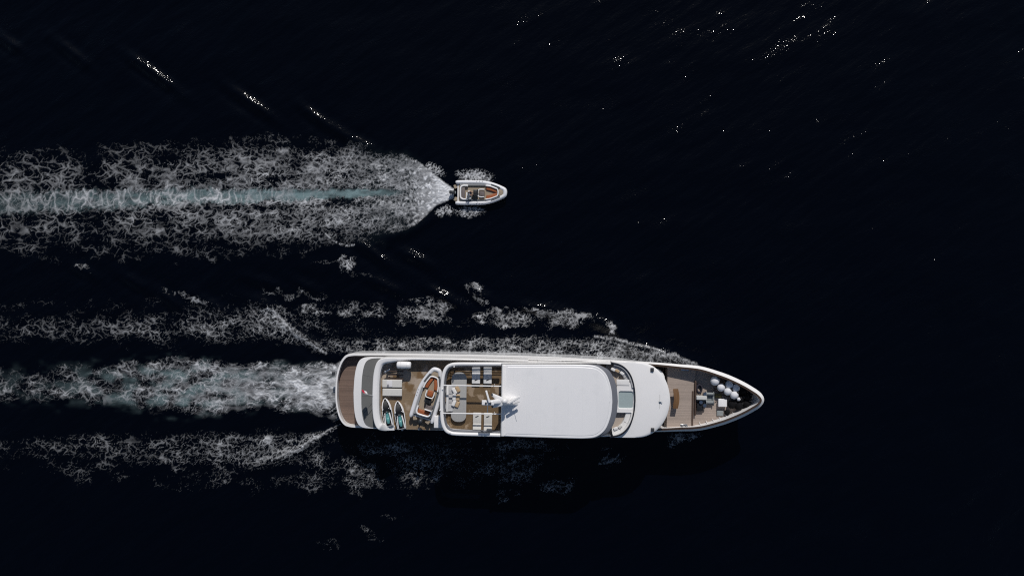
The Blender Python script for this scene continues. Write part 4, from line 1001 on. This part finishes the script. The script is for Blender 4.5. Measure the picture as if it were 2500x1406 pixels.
for (x0,y0,x1,y1), lb_ in (((939.2,971,950.6,1042),'white and turquoise jet ski nearest the yacht stern'), ((969.8,978,981.2,1049),'white and turquoise jet ski nearest the parked inflatable boat')):
    a, b = at(x1,y1,5.8), at(x0,y0,5.8); c = (a+b)/2
    jetski((c.x, c.y, 5.18), math.atan2(b.y-a.y, b.x-a.x), lb_)

# ------------------------------------------------------------------ loose things on the boat deck
for (x0,x1,y0,y1), lb_, m_ in (((933,981,926.3,946.6),'cream sun pad with a folded towel beside the white life raft',CREAM), ((933.5,981,948.2,967.4),'plain cream sun pad beside the jet skis',CREAM)):
    a, b = yl(x0,y0,5.7), yl(x1,y1,5.7); c = (a+b)/2; w = yw(c.x, c.y, 5.162)
    t = thing('sun_pad', lb_, 'sun pad', w, YA, 'sun pads on the boat deck')
    G().box(0, 0, 0, abs(a.x-b.x)*.97, abs(a.y-b.y)*.92, .26, .03).make('base', DKBROWN, t)
    G().box(0, 0, .262, abs(a.x-b.x), abs(a.y-b.y)*.97, .22, .06).make('mattress', m_, t)
    if 'towel' in lb_:
        G().box(-.28, 0, .484, .62, .70, .03, .012).make('towel', mat('white terry towel', (.66,.65,.66), .95, var=.12, vscale=9., bump=.3, bscale=60.), t)
        G().box(-.44, -.2, .515, .2, .26, .04, .012).make('grey_item', mat('grey knit cloth', (.22,.22,.24), .9), t)
c = yl(985.5,891.5,6.6); w = yw(c.x, c.y, 5.162)
t = thing('life_raft', 'white life raft capsule on a dark cradle by the port bulwark', 'life raft', w, YA)
rings = []
for x, r in ((-.78,.22),(-.74,.33),(-.62,.38),(-.3,.40),(.3,.40),(.62,.38),(.74,.33),(.78,.22)):
    rings.append([(x, r*math.cos(a), 1.18+r*math.sin(a)) for a in np.linspace(0, 6.2832, 21)[:-1]])
G().loft(rings).make('capsule', WHITE, t, ang=50)
for x in (-.36, .36):
    G().tube([(x, .41*math.cos(a), 1.18+.41*math.sin(a)) for a in np.linspace(0, 6.2832, 25)[:-1]], .012, 5, True).make('strap', mat('strap webbing', (.45,.46,.48), .7), t)
    G().box(x, 0, 0, .10, .8, .82, .03).make('cradle', DGREY, t)
G().box(0, 0, 0.0, 1.3, .7, .10, .03).make('cradle_base', DKBROWN, t)
c = yl(966,915,5.4); w = yw(c.x, c.y, 5.162)
t = thing('shadow_rack', 'low dark wooden rack added to fill the life raft shadow', 'rack', w, YA)
for y in (-.42, .0, .42): G().box(0, y, .30, 1.7, .10, .05, .015).make('slat', DKBROWN, t)  # dark slats added where the raft and bulwark cast their shadow
for x in (-.7, .7):
    for y in (-.36, .36): G().box(x, y, 0, .08, .08, .298, .01).make('leg', DKBROWN, t)
c = yl(945,905,5.8); w = yw(c.x, c.y, 5.162)
t = thing('deck_crane', 'small silver deck crane head in the aft port corner', 'crane', w, YA+.5)
G().cyl((0,0,0),(0,0,.8), .10, 12).make('post', STEEL, t); G().box(.1, 0, .8, .62, .16, .14, .04).make('boom', STEEL, t); G().ball((-.2,0,.84), .14, 12, 8).make('winch', STEEL, t)
# ensign
b = yl(912,966,6.4); e = yl(887,960,8.0); w = yw(b.x, b.y, 6.38)
t = thing('ensign', 'small red and white flag on a raked pole at the stern', 'flag', w, YA)
d = Vector((e.x-b.x, e.y-b.y, 1.6)); G().tube([(0,0,0), d], .022, 8).make('flagpole', WHITE, t); G().ball(d, .045, 8, 6).make('truck', STEEL, t)
def flag(y0, y1, m_, nm):
    V = []; Fc = []; nu, nv = 10, 4
    for i in range(nu+1):
        for j in range(nv+1):
            s_ = i/nu; q_ = (y0+(y1-y0)*j/nv)
            p_ = d*(.97-.42*q_)+Vector((-.35*s_-.03*math.sin(6*s_+2*q_), .25*s_+.09*math.sin(7*s_+3*q_), -.55*s_+.03*math.cos(5*s_)))
            V.append(p_)
    for i in range(nu):
        for j in range(nv): k = i*(nv+1)+j; Fc.append((k, k+1, k+nv+2, k+nv+1))
    V2 = V+[v+Vector((.004,.002,.004)) for v in V]; n_ = len(V); Fc = Fc+[tuple(i+n_ for i in f[::-1]) for f in Fc]
    G().add(V2, Fc).make(nm, m_, t)
flag(0., .5, RED, 'red_half'); flag(.5, 1., FWHITE, 'white_half')

# ------------------------------------------------------------------ sundeck furniture
SZ = 6.945
a, b = yl(1102.6,908.5,7.4), yl(1137.8,1029.8,7.4); c = (a+b)/2; w = yw(c.x, c.y, SZ)
t = thing('long_table', 'long pale grey oval table in the middle of the sundeck', 'table', w, YA)
sx_t, sy_t = abs(a.x-b.x), abs(a.y-b.y)
G().prism(rrect(0, 0, sx_t, sy_t, .68, 10), .38, .44, .02).make('table_top', STONE, t)
for y in (-1.5, 0, 1.5): G().box(0, y, 0, .5, .45, .378, .04).make('pedestal', DKBROWN, t)
a, b = yl(1090,942,7.5), yl(1106,1005,7.5); c = (a+b)/2; w = yw(c.x, c.y, SZ)
t = thing('sofa', 'light grey three seat sofa with a curved back behind the long table', 'sofa', w, YA)
sy_s = abs(a.y-b.y); sx_s = abs(a.x-b.x)
G().box(0, 0, 0, sx_s, sy_s, .30, .05).make('base', GCUSH, t)
for k in range(3): G().box(.10, (k-1)*sy_s/3, .302, sx_s*.66, sy_s/3-.03, .15, .05).make('seat_cushion', GCUSH, t)
G().box(-sx_s/2+.13, 0, .30, .26, sy_s, .42, .06).make('backrest', WCUSH, t)
arc = [Vector((-sx_s/2-.05-.34*math.cos(x_*1.45), x_*sy_s*.40, 0)) for x_ in np.linspace(1, -1, 15)]
G().sweep(arc, [(-.05,.0),(-.05,.50),(.0,.55),(.16,.55),(.2,.50),(.2,0.)]).make('curved_back', GCUSH, t)
for sg in (1,): G().box(.05, -sy_s/2+.12, .30, sx_s*.8, .22, .26, .08).make('armrest', GCUSH, t)
for k, (px, py, r_) in enumerate(((1112,953,.5),(1112,970,-.1),(1111,985,-.35))):
    q = yl(px, py, 7.6); w = yw(q.x, q.y, SZ+.46)
    t = thing('throw_pillow', ('white and tan pillow at the port end of the sofa','white and tan pillow in the middle of the sofa','white and tan pillow at the starboard end of the sofa')[k], 'pillow', w, YA+r_, 'sofa pillows')
    G().box(-.14, 0, .0, .40, .72, .24, .11).make('white_pillow', WCUSH, t); G().box(.26, 0, .0, .38, .66, .18, .085).make('tan_pillow', TANC, t)
def lounger(px0, px1, py0, py1, m_, label, head):
    a, b = yl(px0,py0,7.3), yl(px1,py1,7.3); c = (a+b)/2; w = yw(c.x, c.y, SZ); L_ = abs(a.y-b.y); wd = abs(a.x-b.x)
    t = thing('sun_lounger', label, 'sun lounger', w, YA if head > 0 else YA+math.pi, 'sun loungers on the sundeck')
    # local +y is the head end
    f_ = L_*.62; y0 = -L_/2
    for x in (-wd/2+.05, wd/2-.05):
        G().box(x, 0, .22, .06, L_*.98, .06, .015).make('frame_rail', STEEL, t)
        for y in (-L_*.4, L_*.4): G().box(x, y, 0, .05, .05, .218, .012).make('leg', STEEL, t)
    G().box(0, y0+f_/2, .284, wd, f_-.01, .14, .05).make('mattress', m_, t)
    hh_ = L_-f_; g = G().box(0, hh_/2+.005, 0, wd, hh_-.02, .14, .05); g.turn(Matrix.Translation((0, y0+f_, .29)) @ Matrix.Rotation(math.radians(24), 4, 'X')); g.make('back_section', m_, t)
    G().box(.02, y0+.42, .428, .36, .10, .02, .008, .42).make('strap', DGREY, t)
    return t
lounger(1155,1174.6,1006.5,1050,CREAM,'cream sun lounger on the starboard side nearer the sofa',-1)
lounger(1181.6,1201,1007,1052.5,CREAM,'cream sun lounger on the starboard side nearer the hardtop',-1)
lounger(1152.7,1172,891,936.7,WCUSH,'striped shadowed sun lounger on the port side nearer the sofa',1)
lounger(1181,1200.4,893,936.7,WCUSH,'striped shadowed sun lounger on the port side nearer the hardtop',1)
q = yl(1195,1051,7.9); 
# pillows on the forward lounge seats
for px, py, rz_p, m_, lb_ in ((1497,902,-.45,WCUSH,'white pillow furthest aft on the port lounge seat'),(1507,905.5,-.5,TANC,'tan pillow between white pillows on the port lounge seat'),(1519,911.5,-.6,WCUSH,'white pillow furthest forward on the port lounge seat'),(1503,1046,.35,WCUSH,'white pillow lying aft on the starboard lounge seat'),(1514,1041,.75,CREAM,'cream pillow leaning by the starboard lounge seat')):
    q = yl(px, py, 7.5); w = yw(q.x, q.y, 7.39); t = thing('lounge_pillow', lb_, 'pillow', w, YA+rz_p, 'pillows in the forward lounge')
    G().prism(rrect(0,0,.46,.30,.08,4), 0, .15, .06).make('cover', m_, t); G().tube([(p_.x,p_.y,.075) for p_ in rrect(0,0,.47,.31,.08,4)], .012, 5, True).make('piping', FWHITE, t)

# ------------------------------------------------------------------ foredeck things
a, b = yl(1642,948.5,5.25), yl(1658.5,997,5.25); c = (a+b)/2; w = yw(c.x, c.y, 4.402)
t = thing('wooden_table', 'narrow brown wooden table on the foredeck', 'table', w, YA)
sy_w = abs(a.y-b.y); o = [Vector((-.34,-sy_w/2+.05)),Vector((-.28,-sy_w/2)),Vector((.22,-sy_w/2)),Vector((.36,-sy_w*.2)),Vector((.38,0)),Vector((.36,sy_w*.2)),Vector((.22,sy_w/2)),Vector((-.28,sy_w/2)),Vector((-.34,sy_w/2-.05)),Vector((-.22,0))]
G().prism(o, .84, .90, .015).make('table_top', BROWN, t)
for y in (-.7, .7): G().box(.04, y, 0, .16, .16, .838, .03).make('leg', DKBROWN, t)
a, b = yl(1754,973.5,4.8), yl(1774.8,993,4.8); c = (a+b)/2; w = yw(c.x, c.y, 4.206)
t = thing('deck_box', 'square white deck box with a rounded lid near the bow', 'deck box', w, YA)
G().box(0, 0, 0, .86, .82, .50, .06).make('body', WHITE, t); G().box(0, 0, .502, abs(a.x-b.x), abs(a.y-b.y), .10, .05).make('lid', WHITE, t)
for y in (-.25, .25): G().box(-.43, y, .40, .03, .10, .1, .01).make('latch', STEEL, t)
q = yl(1708,949,4.6); w = yw(q.x, q.y, 4.206)
t = thing('rope_coil', 'dark navy coil of rope beside the windlass', 'rope', w, YA)
for k in range(5):
    G().tube([((.50-.07*(k % 3))*math.cos(x_)*.62, (.50-.07*(k % 3))*math.sin(x_), .06+.075*k) for x_ in np.linspace(0, 6.2832, 25)[:-1]], .055, 7, True).make('rope_turn', NAVY, t)
def ball_fender(px, py, r, zc, m_, label, name, grp):
    q = yl(px, py, zc); w = yw(q.x, q.y, zc-r*.97)
    t = thing(name, label, 'fender', w, YA+random.Random(px).uniform(.35,.95), grp)
    prof = []
    for k in range(15):
        a_ = -math.pi/2+math.pi*k/14; prof.append((r*math.cos(a_)*1.0, r*math.sin(a_)))
    G().ball((0,0,r*.97), r, 20, 12, (1.03,1,1)).make('ball', m_, t)
    e0 = Vector((math.cos(.45)*r, 0, r*.97+math.sin(.45)*r)); dr = (e0-Vector((0,0,r*.97))).normalized()
    nk = G().cyl(e0-dr*.10, e0+dr*.10, r*.30, 14).make('neck', BLACK, t)
    x_ = dr.cross(Vector((0,1,0))).normalized()
    G().tube([e0+dr*.13+(Vector((0,1,0))*math.cos(k)+x_*math.sin(k))*.075 for k in np.linspace(0,6.2832,13)[:-1]], .03, 6, True).make('eye', BLACK, nk)
    return t
q = yl(1776,948,4.6); w = yw(q.x, q.y, 4.206)
t = thing('fender_rack', 'low dark slatted rack under the white ball fenders', 'rack', w, YA-.33)
for k in range(7): G().box(0, -.72+.24*k, .36, 2.9-.1*k, .13, .05, .015).make('slat', DKBROWN, t)
for x_ in (-1.2, 0, 1.2):
    for y_ in (-.55, .55): G().box(x_, y_, 0, .08, .08, .358, .012).make('leg', DKBROWN, t)
WF = [(1745.5,929.5,.50,5.14,'white ball fender furthest aft by the port bow rail'),(1760.4,945.3,.43,5.09,'white ball fender second from the stern in the bow cluster'),(1780.3,938.3,.43,5.09,'white ball fender touching the port bow rail shadow'),
      (1776.8,955,.43,5.09,'white ball fender in the middle of the bow cluster'),(1796.7,946.3,.43,5.09,'white ball fender furthest forward along the port bow rail'),(1792.7,963.7,.45,5.10,'white ball fender with a ringed black end above the black pile'),
      (1803.5,974,.20,5.15,'smallest white ball fender on the black fender pile')]
for px, py, r, zc, lb_ in WF: ball_fender(px, py, r, zc, BALLW, lb_, 'ball_fender', 'white ball fenders at the bow')
BF = [(1813,953,.48,'black fender nearest the port bow rail'),(1824,967,.48,'black fender furthest forward in the bow'),(1806,972,.48,'black fender under the smallest white ball'),(1822,984,.48,'black fender forward on the starboard side of the pile'),(1803,990,.48,'black fender in the starboard middle of the pile'),(1787,987,.46,'black fender beside the white deck box'),(1775,1006,.30,'small black fender aft of the pile near the starboard rail')]
for px, py, r, lb_ in BF: ball_fender(px, py, r, 4.206+r*.97, RUBBER, lb_, 'black_fender', 'black fenders piled at the bow')
